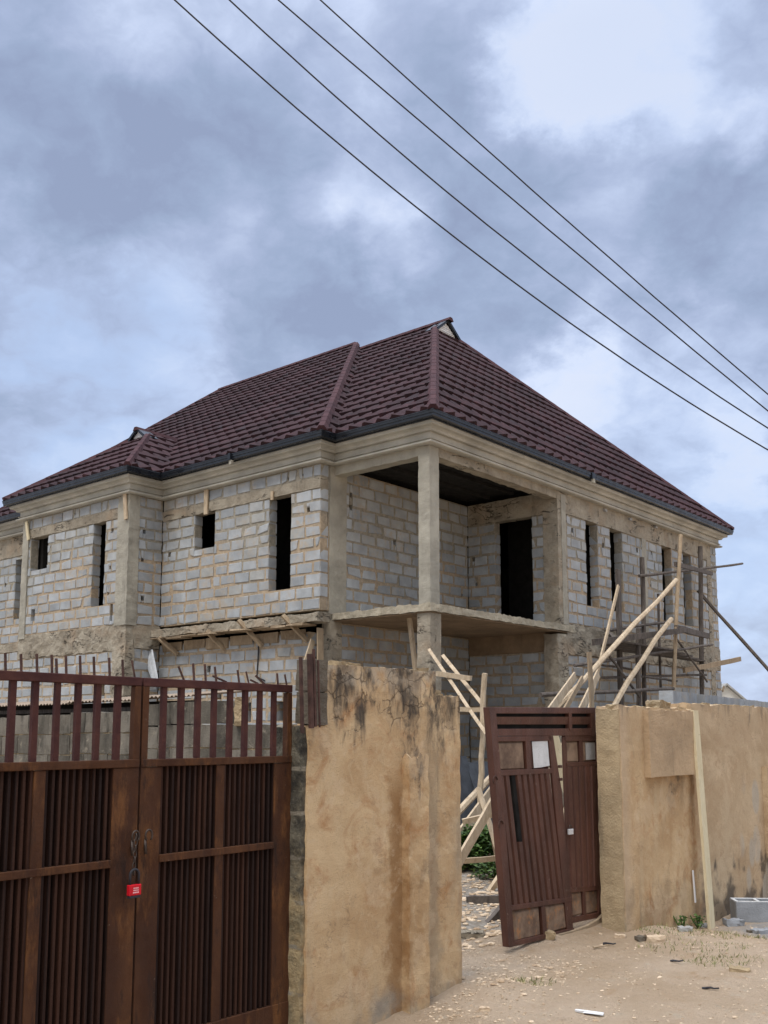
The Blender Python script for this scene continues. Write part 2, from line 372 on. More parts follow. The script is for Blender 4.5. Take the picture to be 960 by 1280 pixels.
M = dict(
    block=material('hollow_block', m_block, .92, .2, .006),
    mortar=material('mortar', m_mortar, .95, .15, .008),
    conc=material('concrete', concrete((.385, .355, .29)), .9, .2, .014),
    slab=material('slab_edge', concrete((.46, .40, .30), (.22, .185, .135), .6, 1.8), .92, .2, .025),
    conc_d=material('rough_concrete', rough_concrete, .93, .15, .030),
    cornice=material('cornice_render', concrete((.43, .405, .345), (.27, .255, .22), .4, .8), .9, .25, .003),
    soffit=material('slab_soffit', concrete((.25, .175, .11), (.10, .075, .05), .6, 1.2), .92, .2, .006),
    dark=material('interior_shade', plain((.03, .028, .026)), .95, .1, .004),  # room shade put into the colour, near-black; dark portico boards share it
    roof=material('stone_coated_tile', m_roof, .9, .18, .002),
    ridge=material('ridge_tile', m_ridge, .9, .2, .002),
    gutter=material('gutter_metal', m_gutter, .35, .5, .002),
    white=material('white_panel', plain((.72, .73, .74), .08), .6, .4, .002),
    gate=material('rusty_gate_steel', m_gate, .6, .22, .0025),
    gatetop=material('maroon_gate_steel', lambda t: (t.mix(t.ramp(t.noise(t.pos(), 6, 6, .7), .35, .7), (.050, .017, .016), (.085, .032, .024)), t.noise(t.pos(), 60, 4), None), .7, .2, .002),
    rib=material('rusty_gate_sheet', m_gate_rib, .6, .2, .0025),
    wick=material('wicket_steel', m_wicket, .5, .3, .004),
    wpan=material('wicket_rust_panel', m_wicket_panel, .65, .35, .0025),
    bluesteel=material('wicket_dark_strip', plain((.014, .013, .012), .5, 9), .9, .1, .002),
    rust=material('rusty_rod', plain((.065, .032, .024), .45, 14), .8, .3, .003),
    silver=material('padlock_steel', plain((.62, .62, .62), .1), .35, .5, .001, .3),
    iron=material('chain_iron', plain((.06, .042, .033), .35, 20), .5, .5, .002, .5),
    red=material('red_lock_cover', plain((.55, .006, .016), .15, 20), .5, .3, .001),
    plasterL=material('stained_tan_plaster', plaster('pillar'), .93, .2, .008),
    plasterR=material('tan_plaster', plaster('right'), .93, .2, .008),
    panelR=material('grey_tan_panel', concrete((.44, .315, .195), (.14, .105, .075), .8, 1.3), .93, .2, .008),
    bare=material('bare_dark_block', concrete((.15, .125, .095), (.035, .031, .026), .95, 2.6), .95, .2, .016),
    reveal=material('bare_wall_end', concrete((.40, .30, .18), (.13, .11, .085), .75, 1.3), .95, .2, .016),
    bareend=material('bare_block_end', m_bareend, .95, .2, .016),
    wallend=material('bare_wall_end_dark', concrete((.43, .33, .205), (.10, .085, .065), .9, 1.5), .95, .2, .008),
    bblock=material('mossy_block', m_boundary_block, .95, .2, .010),
    newblock=material('pale_block', concrete((.36, .35, .33), (.18, .17, .155), .5, 2), .93, .2, .006),
    cinder=material('cinder_block_grey', concrete((.29, .30, .315), (.20, .205, .215), .4, 2), .93, .2, .006),
    lime=material('pale_block_top', concrete((.62, .62, .61), (.4, .4, .4), .3, 2), .93, .2, .004),
    pale=material('fresh_timber', wood((.36, .27, .175), (.54, .43, .30)), .8, .25, .004),
    cream=material('cream_board', wood((.56, .47, .30), (.64, .56, .38)), .8, .25, .003),
    grey=material('weathered_timber', wood((.070, .058, .050), (.145, .122, .105)), .88, .2, .006),
    tan=material('used_timber', wood((.25, .18, .115), (.37, .285, .19)), .85, .2, .005),
    sand=material('sandy_ground', m_sand, .97, .12, .05),
    gravel=material('gravel_stone', lambda t: (t.mix(t.ramp(t.island(), 0, 1), (.36, .26, .17), (.62, .49, .35)), t.noise(t.pos(), 40, 3), None), .95, .15, .004),
    drygrass=material('dull_grass', lambda t: (t.mix(t.ramp(t.island(), 0, 1), (.13, .15, .05), (.30, .27, .12)), None, None), .8, .2),
    leaf=material('green_leaf', m_leaf, .6, .35),
    wire=material('cable', plain((.028, .026, .030), .2), .6, .3, .001),
    zinc=material('corrugated_zinc', concrete((.30, .22, .15), (.13, .07, .04), .8, 2), .6, .4, .004),
    cloth=material('torn_sack', plain((.52, .54, .56), .15, 12), .8, .2, .004),
    bluedark=material('dark_sheet', plain((.045, .050, .058), .35), .55, .4, .004),
    farwall=material('distant_white_wall', plain((.66, .64, .58), .08, 2), .9, .2, .002),
)

# ------------------------------------------------------------------ mesh helpers
class MB:
    def __init__(s): s.v = []; s.f = []; s.m = []
    def add(s, verts, faces, mi=0):
        o = len(s.v); s.v += [tuple(q) for q in verts]
        for f in faces: s.f.append([o+i for i in f]); s.m.append(mi)
    def hexa(s, c, mi=0):   # 8 corners: bottom loop 0-3, top loop 4-7
        s.add(c, [(3, 2, 1, 0), (4, 5, 6, 7), (0, 1, 5, 4), (1, 2, 6, 5), (2, 3, 7, 6), (3, 0, 4, 7)], mi)
    def box(s, x0, x1, y0, y1, z0, z1, mi=0, j=0.0, T=None):
        c = [(x0, y0, z0), (x1, y0, z0), (x1, y1, z0), (x0, y1, z0), (x0, y0, z1), (x1, y0, z1), (x1, y1, z1), (x0, y1, z1)]
        c = [(a+random.uniform(-j, j), b+random.uniform(-j, j), d+random.uniform(-j, j)) for a, b, d in c]
        s.hexa([T(*q) for q in c] if T else c, mi)
    def rough(s, x0, x1, y0, y1, z0, z1, step=.12, amp=.012, freq=5.0, mi=0, T=None, seed=0.0, top=0.0):
        """a box whose faces are gridded and knocked about by noise; top = extra raggedness of the upper edge"""
        n = [max(1, min(90, round((b-a)/step))) for a, b in ((x0, x1), (y0, y1), (z0, z1))]
        idx = {}; V = []; Fc = []
        def vert(i, j, k):
            key = (i, j, k)
            if key not in idx:
                p = Vector((x0+(x1-x0)*i/n[0], y0+(y1-y0)*j/n[1], z0+(z1-z0)*k/n[2]))
                q = p*freq + Vector((seed, seed*1.7, seed*.3))
                d = mn.noise_vector(q)*amp + mn.noise_vector(q*3.1)*amp*.5
                if top and k == n[2]: d.z += (mn.noise(q*1.3)*1.0 + mn.noise(q*4.3)*.7)*top
                p += d
                idx[key] = len(V); V.append(tuple(T(*p)) if T else tuple(p))
            return idx[key]
        for (a, b, c) in ((0, 1, 2), (1, 2, 0), (2, 0, 1)):
            for side in (0, n[c]):
                for i in range(n[a]):
                    for j in range(n[b]):
                        q = []
                        for di, dj in ((0, 0), (1, 0), (1, 1), (0, 1)):
                            k = [0, 0, 0]; k[a] = i+di; k[b] = j+dj; k[c] = side
                            q.append(vert(*k))
                        Fc.append(q if side else q[::-1])
        s.add(V, Fc, mi)
    def beam(s, p0, p1, w, h=None, up=(0, 0, 1), mi=0, taper=1.0, segs=1, wob=0.0):
        """squared timber from p0 to p1"""
        p0, p1 = Vector(p0), Vector(p1); h = h or w
        d = (p1-p0).normalized(); a = d.cross(Vector(up))
        if a.length < 1e-3: a = d.cross(Vector((1, 0, 0)))
        a.normalize(); b = a.cross(d)
        V = []; ph = random.uniform(0, 99)
        for i in range(segs+1):
            t = i/segs; k = 1+(taper-1)*t
            o = p0.lerp(p1, t)
            if wob: o = o + (a*mn.noise(Vector((t*3.1+ph, 0, 0))) + b*mn.noise(Vector((0, t*3.1+ph, 5))))*wob
            for sx, sy in ((-1, -1), (1, -1), (1, 1), (-1, 1)): V.append(o + a*sx*w/2*k + b*sy*h/2*k)
        Fc = [(3, 2, 1, 0), tuple(range(4*segs, 4*segs+4))]
        for i in range(segs):
            for j in range(4):
                Fc.append((4*i+j, 4*i+(j+1) % 4, 4*i+4+(j+1) % 4, 4*i+4+j))
        s.add(V, Fc, mi)
    def tube(s, pts, r, n=8, mi=0, rough=0.0, closed=False):
        pts = [Vector(p) for p in pts]; V = []; N = len(pts)
        rr = r if callable(r) else (lambda t: r)
        a = None
        for i, p in enumerate(pts):
            if closed: d = pts[(i+1) % N]-pts[i-1]
            else: d = pts[min(i+1, N-1)]-pts[max(i-1, 0)]
            d.normalize()
            if a is None: a = d.cross(Vector((0, 0, 1)) if abs(d.z) < .9 else Vector((1, 0, 0)))
            a = (a - d*a.dot(d)).normalized(); b = d.cross(a)
            k = rr(i/max(1, N-1))
            for j in range(n):
                q = 2*math.pi*j/n; kk = k*(1+random.uniform(-rough, rough))
                V.append(p + (a*math.cos(q)+b*math.sin(q))*kk)
        Fc = []
        for i in range(N if closed else N-1):
            i2 = (i+1) % N
            for j in range(n): Fc.append((i*n+j, i*n+(j+1) % n, i2*n+(j+1) % n, i2*n+j))
        if not closed: Fc += [tuple(range(n-1, -1, -1)), tuple(range((N-1)*n, N*n))]
        s.add(V, Fc, mi)
    def pole(s, p0, p1, r0, r1=None, wob=.02, segs=8, n=7, mi=0):
        p0, p1 = Vector(p0), Vector(p1); r1 = r1 or r0; ph = random.uniform(0, 99)
        pts = [p0.lerp(p1, i/segs) + mn.noise_vector(Vector((i*.7+ph, ph, 0)))*wob for i in range(segs+1)]
        s.tube(pts, lambda t: (r0+(r1-r0)*t)*(1+.12*mn.noise(Vector((t*7+ph, 1, 2)))), n, mi, .06)
    def prism(s, loop, d, mi=0):
        """polygon (list of points) extruded by vector d"""
        n = len(loop); d = Vector(d); L = [Vector(p) for p in loop]
        s.add(L+[p+d for p in L], [tuple(range(n)), tuple(range(2*n-1, n-1, -1))] + [((i+1) % n, i, n+i, n+(i+1) % n) for i in range(n)], mi)
    def build(s, name, mats, parent=None, bevel=0.0, smooth=False):
        me = bpy.data.meshes.new(name); me.from_pydata(s.v, [], s.f); me.validate(); me.update()
        for m in (mats if isinstance(mats, (list, tuple)) else [mats]): me.materials.append(m)
        if len(me.polygons) == len(s.m): me.polygons.foreach_set('material_index', s.m)
        if smooth: me.polygons.foreach_set('use_smooth', [True]*len(me.polygons))
        import bmesh
        bm = bmesh.new(); bm.from_mesh(me); bmesh.ops.recalc_face_normals(bm, faces=bm.faces); bm.to_mesh(me); bm.free()
        o = bpy.data.objects.new(name, me); col.objects.link(o)
        if parent: o.parent = parent
        if bevel:
            b = o.modifiers.new('bevel', 'BEVEL'); b.width = bevel; b.segments = 2; b.limit_method = 'ANGLE'; b.angle_limit = R(40)
        return o
def tag(o, label=None, cat=None, group=None, kind=None):
    if label: o['label'] = label
    if cat: o['category'] = cat
    if group: o['group'] = group
    if kind: o['kind'] = kind
    return o
def thing(name, label, cat, loc=(0, 0, 0), rz=0.0, group=None):
    o = bpy.data.objects.new(name, None); col.objects.link(o)
    o.empty_display_size = .3; o.location = loc; o.rotation_euler = (0, 0, rz)
    return tag(o, label, cat, group)

# ------------------------------------------------------------------ frames
TH = R(49.689)
CU = Vector((math.cos(TH), math.sin(TH), 0)); CV = Vector((-math.sin(TH), math.cos(TH), 0))
O = Vector((.857, 18.158, .1))           # house: corner of the balcony column; x along the right front, y along the left front
W0 = Vector((2.03, 8.574, 0))            # boundary wall: corner beside the wicket gate; x along the wall, y into the compound
CAMP = Vector((0, 0, H))
def on_plane(px, py, p, n):
    r = ray(px, py); return CAMP + r*((p-CAMP).dot(n)/r.dot(n))
def WL(px, py, off=0.0):                  # a point of the boundary-wall frame at depth off
    P = on_plane(px, py, W0+CV*off, CV)-W0
    return Vector((P.dot(CU), off, P.z))
def hloc(P): q = P-O; return Vector((q.dot(CU), q.dot(CV), q.z))
def HV(px, py, v): return hloc(on_plane(px, py, O+CV*v, CV))
def HU(px, py, u): return hloc(on_plane(px, py, O+CU*u, CU))
def hw(u, v, z): return O+CU*u+CV*v+Vector((0, 0, z))
def ww(s, n, z): return W0+CU*s+CV*n+Vector((0, 0, z))
def at_depth(px, py, y): r = ray(px, py); return CAMP+r*(y/r.y)

# ================================================================== GROUND
def smooth(a, b, x):
    t = max(0, min(1, (x-a)/(b-a))); return t*t*(3-2*t)
def gz(x, y, fine=True):
    d = Vector((x, y, 0))-W0; s = d.dot(CU); n = d.dot(CV)
    z = -.17*smooth(.35, 1.4, s)*smooth(1.2, .2, n) - .06*smooth(-2.2, -3.0, s)*smooth(.4, -.2, n)
    if fine and math.hypot(x-1, y-7) < 16:
        z += mn.noise(Vector((x*1.1, y*1.1, 3)))*.025 + mn.noise(Vector((x*3.7, y*3.7, 9)))*.018 + mn.noise(Vector((x*9, y*9, 1)))*.012
        z += .07*smooth(.35, .0, abs(n-.45))*smooth(-1.6, -.6, s)*smooth(.4, 0, s)      # silt drifted up at the wicket gate
        z += .06*smooth(.35, .0, math.hypot(s+2.3, n+.3))
    return z
def axis(lo, hi, step, far):
    a = list(np.arange(lo, hi+1e-6, step)); st = step
    L, Rr = [lo], [hi]
    while L[-1] > -far: st *= 1.35; L.append(L[-1]-st)
    st = step
    while Rr[-1] < far: st *= 1.35; Rr.append(Rr[-1]+st)
    return sorted(set(L[1:]+a+Rr[1:]))
def ground():
    xs = axis(-1.2, 5.2, .055, 1500); ys = axis(4.6, 11.5, .055, 1500)
    mb = MB(); nx = len(xs)
    V = [(x, y, gz(x, y)) for y in ys for x in xs]
    Fc = [(j*nx+i, j*nx+i+1, (j+1)*nx+i+1, (j+1)*nx+i) for j in range(len(ys)-1) for i in range(nx-1)]
    mb.add(V, Fc); tag(mb.build('ground', M['sand'], smooth=True), kind='structure')
ground()
def stone_mesh(mb, p, r, flat=.6, mi=0):
    t = random.uniform(0, 6.28); ph = random.uniform(0, 50)
    V = []; n = 6
    for k, (zz, rr) in enumerate(((-.6, .6), (0, 1), (.7, .65))):
        for i in range(n):
            a = t+6.283*i/n; q = rr*r*(1+.35*mn.noise(Vector((i*1.7+ph, k*2.1, 0))))
            V.append((p[0]+q*math.cos(a)*1.25, p[1]+q*math.sin(a), p[2]+zz*r*flat))
    Fc = [(i, (i+1) % n, n+(i+1) % n, n+i) for i in range(n)]+[(n+i, n+(i+1) % n, 2*n+(i+1) % n, 2*n+i) for i in range(n)]
    Fc += [tuple(range(n-1, -1, -1)), tuple(range(2*n, 3*n))]
    mb.add(V, Fc, mi)
def gravel():
    mb = MB()
    for _ in range(9000):
        x, y = random.uniform(-.6, 5.0), random.uniform(5.2, 10.2)
        d = Vector((x, y, 0))-W0
        if abs(d.dot(CV)-.1) < .22 and (d.dot(CU) > -.1 or d.dot(CU) < -2.2): continue
        if mn.noise(Vector((x*1.3, y*1.3, 7))) < random.uniform(-.5, .5): continue
        r = random.uniform(.003, .008)*(2.0 if random.random() < .07 else 1)
        stone_mesh(mb, (x, y, gz(x, y)+r*.15), r)
    for _ in range(650):                          # rubble strip at the foot of the plastered wall
        s_, n_ = random.uniform(-2.9, -1.2), random.gauss(-.12, .22)
        q = ww(s_, n_, 0)
        if n_ > -.06 and s_ < -2.3: continue
        r = random.uniform(.003, .010)*(2.2 if random.random() < .05 else 1)
        stone_mesh(mb, (q.x, q.y, gz(q.x, q.y)+r*.2), r)
    for _ in range(1500):                         # crushed stone inside the gate
        x, y = random.uniform(.2, 2.4), random.uniform(7.6, 11.8)
        d = Vector((x, y, 0))-W0
        if d.dot(CV) < .55: continue
        r = random.uniform(.008, .028)
        stone_mesh(mb, (x, y, gz(x, y)+r*.25), r)
    tag(mb.build('gravel', M['gravel']), kind='stuff')
gravel()

# ================================================================== HOUSE
house = thing('house', 'unfinished two storey grey block house under a dark maroon tiled hip roof', 'house', O, TH)
a1 = .405; w_ = -1.326; L1, L2, L3, L4 = 2.454, 7.569, 12.15, 15.2
Lr, U1 = 13.728, 4.667
CH = .2475; ZB = 3.985
def block_wall(mb, T, a0, a1_, z0, z1, openings=(), t=.225, seed=0, ch=CH, bl=.475, proud=0.0, ends=(0, 0)):
    """hollow-block masonry laid course by course: mortar core (slot 1) and single blocks (slot 0)"""
    rnd = random.Random(seed); nC = max(1, round((z1-z0)/ch)); h = (z1-z0)/nC
    def cut(rects):
        for o in openings:
            out = []
            for (p, q, za, zb) in rects:
                if o[1] <= p or o[0] >= q or o[3] <= za or o[2] >= zb: out.append((p, q, za, zb)); continue
                if o[0] > p: out.append((p, o[0], za, zb))
                if o[1] < q: out.append((o[1], q, za, zb))
                m0, m1 = max(p, o[0]), min(q, o[1])
                if o[2] > za: out.append((m0, m1, za, o[2]))
                if o[3] < zb: out.append((m0, m1, o[3], zb))
            rects = out
        return rects
    for c in range(nC):
        zl, zh = z0+c*h, z0+(c+1)*h
        for (p, q, za, zb) in cut([(a0, a1_, zl, zh)]):
            if q-p > .015 and zb-za > .004: mb.box(p+.004, q-.004, .012, t-.012, za, zb, 1, 0, T)
        x = a0-(c % 2)*bl/2-rnd.uniform(.0, .06); marks = [x]
        while x < a1_: x += bl*rnd.uniform(.94, 1.04)*(.55 if rnd.random() < .06 else 1); marks.append(x)
        dz = rnd.uniform(-.006, .006)
        for m0, m1 in zip(marks[:-1], marks[1:]):
            g = rnd.uniform(.017, .030); gz_ = rnd.uniform(.018, .027); base = rnd.uniform(-.006, .005)
            for (b0, b1, zz0, zz1) in cut([(max(a0, m0+g), min(a1_, m1-g), zl+gz_+dz, zh-gz_+dz)]):
                if b1-b0 < .05 or zz1-zz0 < .04: continue
                k = rnd.uniform(.006, .012); J = lambda: rnd.uniform(-.016, .016)
                za0, za1 = zz0, zz1
                ring = [(b0, za0), (b1, za0), (b1, za1), (b0, za1)]; ctr = (b0+b1)/2, (za0+za1)/2
                ch_ = [rnd.uniform(.015, .05) if rnd.random() < .13 else 0.0 for _ in ring]
                chz = [c_*rnd.uniform(.3, 1.0) for c_ in ch_]
                ring2 = [(a+(c_ if a < ctr[0] else -c_), z+(d_ if z < ctr[1] else -d_)) for (a, z), c_, d_ in zip(ring, ch_, chz)]
                V = [(a, t, z) for a, z in ring] + [(a+J()*.5, k+.010, z+J()*.5) for a, z in ring2]
                ring = ring2
                V += [(a+(k if a < ctr[0] else -k)+J()*.8, base+J()*.35-proud, z+(k if z < ctr[1] else -k)+J()*.8) for a, z in ring]
                V = [T(*v) for v in V]
                mb.add(V, [(3, 2, 1, 0), (8, 9, 10, 11)] + [(i, (i+1) % 4, 4+(i+1) % 4, 4+i) for i in range(4)] + [(4+i, 4+(i+1) % 4, 8+(i+1) % 4, 8+i) for i in range(4)], 0)
def Tu(c): return lambda a, d, z: (c+d, a, z)       # wall facing -x (left front)
def Tv(c): return lambda a, d, z: (a, c+d, z)       # wall facing -y (right front)
WM = [M['block'], M['mortar']]
def hole(a, z, s=.09): return (a, a+s, z, z+s*1.2)
def wall(name, T, a0, a1_, z0, z1, op=(), seed=0, label=None):
    mb = MB(); block_wall(mb, T, a0, a1_, z0, z1, op, seed=seed)
    o = mb.build(name, WM, house)
    if label: o['label'] = label
    return o
LT = 6.46
# upper storey, left front
wall('wall', Tu(-a1), L1, L2, ZB, LT, [(3.297, 3.946, ZB+2*CH, 9), (5.706, 6.396, 5.646, 9), hole(2.75, 6.0), hole(7.25, 5.6)], 1)
wall('wall', Tu(-a1), L1, L2, LT+.225, 6.96, [hole(2.95, 6.78, .04), hole(3.35, 6.76, .05)], 2)
wall('wall', Tv(L1), -a1+.232, -.125, ZB, 6.96, (), 3)
wall('wall', Tv(L1), .36, U1, ZB, 6.96, [hole(.46, 6.15, .09), hole(.48, 6.42, .08), hole(1.9, 5.62, .09), hole(3.4, 5.3, .09), hole(4.4, 4.75, .06)], 4)
wall('wall', Tu(U1), .36, .672, ZB, LT, (), 5)
wall('wall', Tu(U1), 1.68, L1, ZB, LT, [hole(2.2, 5.0, .07), hole(2.25, 5.6, .08), hole(2.2, 4.2, .1)], 25)
# right front
wins = [(5.944, 6.53), (7.164, 7.775), (10.047, 10.641), (11.361, 11.915)]
wall('wall', Tv(0), 5.05, 13.0, ZB, 6.49, [(p, q, ZB+2*CH, 9) for p, q in wins]+[hole(5.3, 6.1), hole(6.75, 5.95, .11), hole(8.55, 6.1, .1), hole(9.4, 6.15, .08), hole(9.3, 5.3, .05), hole(12.5, 6.2, .07)], 6)
wall('wall', Tv(0), 13.3, Lr, ZB, 6.96, (), 7)
# wing
wall('wall', Tu(w_), 8.0, 11.85, ZB, LT, [(8.507, 9.007, ZB+2*CH, 9), (10.97, 11.76, 5.62, 9), hole(8.2, 6.15), hole(8.25, 5.3, .06), hole(8.3, 4.7, .06), (8.12, 8.22, ZB+.1, ZB+.5), (11.45, 11.62, ZB+.35, ZB+.65)], 8)
wall('wall', Tu(w_), 8.0, 11.85, LT+.225, 6.96, [hole(9.8, 6.8, .05)], 9)
wall('wall', Tv(L2), w_+.27, -a1-.002, ZB, 6.96, [hole(-.95, 6.1, .08), hole(-.97, 5.45, .07), hole(-.95, 4.55, .09)], 10)
# section behind the wing
wall('wall', Tu(-a1), L3-.2, L4, ZB, 6.4, [(13.60, 14.12, 4.64, 6.3), hole(14.6, 5.6)], 11)
mb = MB(); mb.box(w_+.24, -a1+.3, L3-.24, L3-.01, 0, 6.955); mb.build('wall', M['conc'], house)
# ground floor
wall('wall', Tu(-a1), L1+.3, L2, 0.0, 3.56, [(5.37, 5.56, 2.276, 2.53), (4.42, 4.58, 1.79, 2.19), (3.466, 3.66, 1.80, 2.19), hole(5.74, 2.87, .12)], 12)
wall('wall', Tu(w_), 7.6, L3, 0.0, 3.40, [(8.326, 8.503, 2.39, 2.71)], 13)
wall('wall', Tv(L2), w_+.232, -a1-.002, 0.0, 3.45, (), 14)
wall('wall', Tu(-a1), L3-.2, L4, 0.0, 3.75, (), 15)
wall('wall', Tv(L1), .24, U1, 0.0, 3.765, [hole(3.9, 1.75, .08), hole(3.95, 1.35, .08), (3.05, 3.65, .2, 2.1)], 16)
wall('wall', Tu(U1), .36, L1, 0.0, 3.35, (), 17)
wall('wall', Tv(0), 5.0, Lr, 0.0, 3.30, (), 18)
# hidden sides, so that the house is a closed shell from any side
for T, p, q, s_ in ((lambda a, d, z: (Lr-d, a, z), .23, L4, 19), (lambda a, d, z: (a, L4-d, z), -a1, Lr-.24, 20)):
    mb = MB(); mb.box(p, q, 0, .22, 0, 6.96, 0, 0, T); mb.build('wall', M['conc'], house)

def rough_part(name, x0, x1, y0, y1, z0, z1, mat='conc', step=.10, amp=.010, freq=6, seed=0, top=0.0, label=None):
    mb = MB(); mb.rough(x0, x1, y0, y1, z0, z1, step, amp, freq, seed=seed, top=top)
    o = mb.build(name, M[mat], house)
    if label: o['label'] = label
    return o
# columns
rough_part('column', 0, .29, 0, .27, 3.92, 6.955, step=.08, amp=.008, seed=1)
rough_part('column', .02, .35, .02, .33, -.1, 3.80, 'conc_d', .09, .006, seed=2)
rough_part('column', -.125, .365, L1-.012, L1+.22, 3.92, 6.955, step=.08, amp=.010, seed=3)
rough_part('column', U1-.012, 5.06, -.014, .37, 3.92, 6.955, 'conc_d', .08, .010, seed=4)
rough_part('column', 4.80, 4.99, -.03, .0, 3.95, 6.9, 'conc', .08, .010, seed=14)
rough_part('column', 8.85, 9.10, -.014, .22, ZB, 6.49, step=.08, amp=.010, seed=5)
rough_part('column', 13.0, 13.3, -.014, .22, .2, 6.96, 'conc_d', .08, .010, seed=6)
rough_part('column', w_-.03, w_+.262, L2-.012, 8.0, ZB-.02, 6.955, step=.07, amp=.013, seed=7)
rough_part('column', w_-.03, w_+.2, 11.85, 12.12, 3.9, 6.96, step=.08, amp=.010, seed=8)
rough_part('column', -.10, .235, L1-.014, L1+.22, 0, 3.8, 'conc_d', .08, .008, seed=9)
rough_part('column', 4.55, 4.99, -.014, .35, 0, 3.72, 'conc_d', .06, .022, freq=5, seed=10)
rough_part('column', w_-.02, w_+.225, L2-.01, 8.05, 0, 3.45, 'conc_d', .07, .02, seed=11)
# lintels and bands
rough_part('lintel', -a1-.008, -a1+.22, L1+.002, L2-.002, LT+.002, LT+.223, 'conc_d', .10, .012, seed=21)
rough_part('lintel', w_-.008, w_+.22, 8.002, 11.848, LT+.002, LT+.223, 'conc_d', .10, .012, seed=22)
rough_part('lintel', -a1-.008, -a1+.22, L3-.2, L4, 6.402, 6.96, 'conc_d', .10, .010, seed=23)
rough_part('lintel', 5.062, 12.998, -.010, .22, 6.492, 6.965, 'conc_d', .10, .014, seed=24)
rough_part('lintel', U1-.006, U1+.22, .372, L1-.004, LT+.004, 6.96, 'conc_d', .10, .008, seed=25)
rough_part('ring_beam', w_-.012, w_+.22, 7.57, L3, 3.405, ZB-.004, 'conc_d', .06, .034, freq=4, seed=26)
rough_part('ring_beam', w_+.21, -a1-.002, L2-.012, L2+.22, 3.455, ZB-.004, 'conc_d', .08, .018, seed=27)
rough_part('ring_beam', 4.98, Lr, -.012, .22, 3.305, ZB-.004, 'conc_d', .06, .032, freq=4, seed=28)
rough_part('ring_beam', -a1-.008, -a1+.22, L3, L4, 3.755, ZB-.004, 'conc_d', .10, .014, seed=29)
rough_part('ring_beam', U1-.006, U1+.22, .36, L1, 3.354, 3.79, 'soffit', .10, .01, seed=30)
# portico beams
rough_part('beam', .0, .25, .27, L1-.014, 6.78, 7.02, 'conc', .09, .010, seed=31)
rough_part('beam', .29, U1-.014, .0, .25, 6.78, 7.02, 'conc_d', .08, .016, seed=32)
# floors
def slab():
    mb = MB()
    def T(x, y, z): return (x, y, z)
    mb.rough(-.03, 5.3, -.03, L1+.3, 3.80, 3.94, .06, .020, 7, seed=40, top=.022)
    o = mb.build('balcony_slab', M['slab'], house)
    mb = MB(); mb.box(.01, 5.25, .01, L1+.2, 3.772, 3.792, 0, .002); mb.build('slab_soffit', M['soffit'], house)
    mb = MB(); mb.rough(-a1-.27, -a1+.1, L1-.2, L2-.02, 3.715, 3.885, .08, .026, 6, seed=41, top=.02)
    mb.build('ledge', M['conc_d'], house)
    mb = MB()                                            # shuttering left under the ledge
    for i in range(9):
        p = L1+.05+i*.55; mb.box(-a1-.34-random.uniform(0, .1), -a1-.02, p, p+random.uniform(.4, .56), 3.66+random.uniform(-.02, .02), 3.69, 0, .012)
    for i in range(6):
        p = L1+.35+i*.78; mb.box(-a1-.04, -a1-.012, p, p+.7, 3.38+random.uniform(-.05, .05), 3.60, 0, .02)
    mb.build('shuttering_board', M['tan'], house)
    mb = MB()
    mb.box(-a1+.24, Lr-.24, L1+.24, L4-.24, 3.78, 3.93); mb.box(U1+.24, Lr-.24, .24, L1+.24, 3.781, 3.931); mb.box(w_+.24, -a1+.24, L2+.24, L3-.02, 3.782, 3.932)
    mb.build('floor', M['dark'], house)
    mb = MB()
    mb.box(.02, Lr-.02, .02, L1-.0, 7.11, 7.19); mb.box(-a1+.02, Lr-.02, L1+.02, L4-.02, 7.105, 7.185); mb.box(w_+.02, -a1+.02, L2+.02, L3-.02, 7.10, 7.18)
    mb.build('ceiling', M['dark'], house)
    mb = MB()
    for i in range(3): mb.box(.26, U1, .45+i*.68, .45+i*.68+.09, 7.03, 7.105, 0, .006)
    mb.build('ceiling_joist', M['dark'], house)
    # inner partitions, added near-black to limit light behind the openings
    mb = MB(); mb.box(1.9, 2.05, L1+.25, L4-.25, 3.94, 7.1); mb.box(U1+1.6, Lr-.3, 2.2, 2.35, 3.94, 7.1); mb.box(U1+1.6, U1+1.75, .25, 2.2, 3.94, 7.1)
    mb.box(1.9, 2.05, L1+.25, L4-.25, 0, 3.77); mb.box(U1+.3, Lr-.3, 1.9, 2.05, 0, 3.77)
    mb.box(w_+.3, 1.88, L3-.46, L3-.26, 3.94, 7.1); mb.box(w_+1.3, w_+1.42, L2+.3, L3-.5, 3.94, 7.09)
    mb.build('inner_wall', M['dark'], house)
slab()
outline = [(Lr, L4), (Lr, 0), (0, 0), (0, L1), (-a1, L1), (-a1, L2), (w_, L2), (w_, L3), (-a1, L3), (-a1, L4)]
def sweep(mb, prof, path=outline, mi=0, closed=True, step=None):
    """profile (outward, z) carried round the walls with mitred corners"""
    n = len(path); nrm = []
    for i in range(n):
        p, q = path[i], path[(i+1) % n]; d = Vector((q[0]-p[0], q[1]-p[1])).normalized(); nrm.append(Vector((d.y, -d.x)))
    # walking (Lr,L4)->(Lr,0)->(0,0): the outside is on the left of travel
    c = Vector((Lr/2, L4/2)); mid = Vector(path[0])
    if (mid+nrm[0]*.1-c).length < (mid-c).length: nrm = [-q for q in nrm]
    V = []; Fc = []; k = len(prof)
    for i in range(n):
        m = nrm[i-1]+nrm[i]
        if abs(nrm[i-1].dot(nrm[i])) > .9: m = nrm[i]
        for o, z in prof: V.append((path[i][0]+m.x*o, path[i][1]+m.y*o, z))
    for i in range(n):
        i2 = (i+1) % n
        for j in range(k-1): Fc.append((i*k+j, i2*k+j, i2*k+j+1, i*k+j+1))
    mb.add(V, Fc, mi)
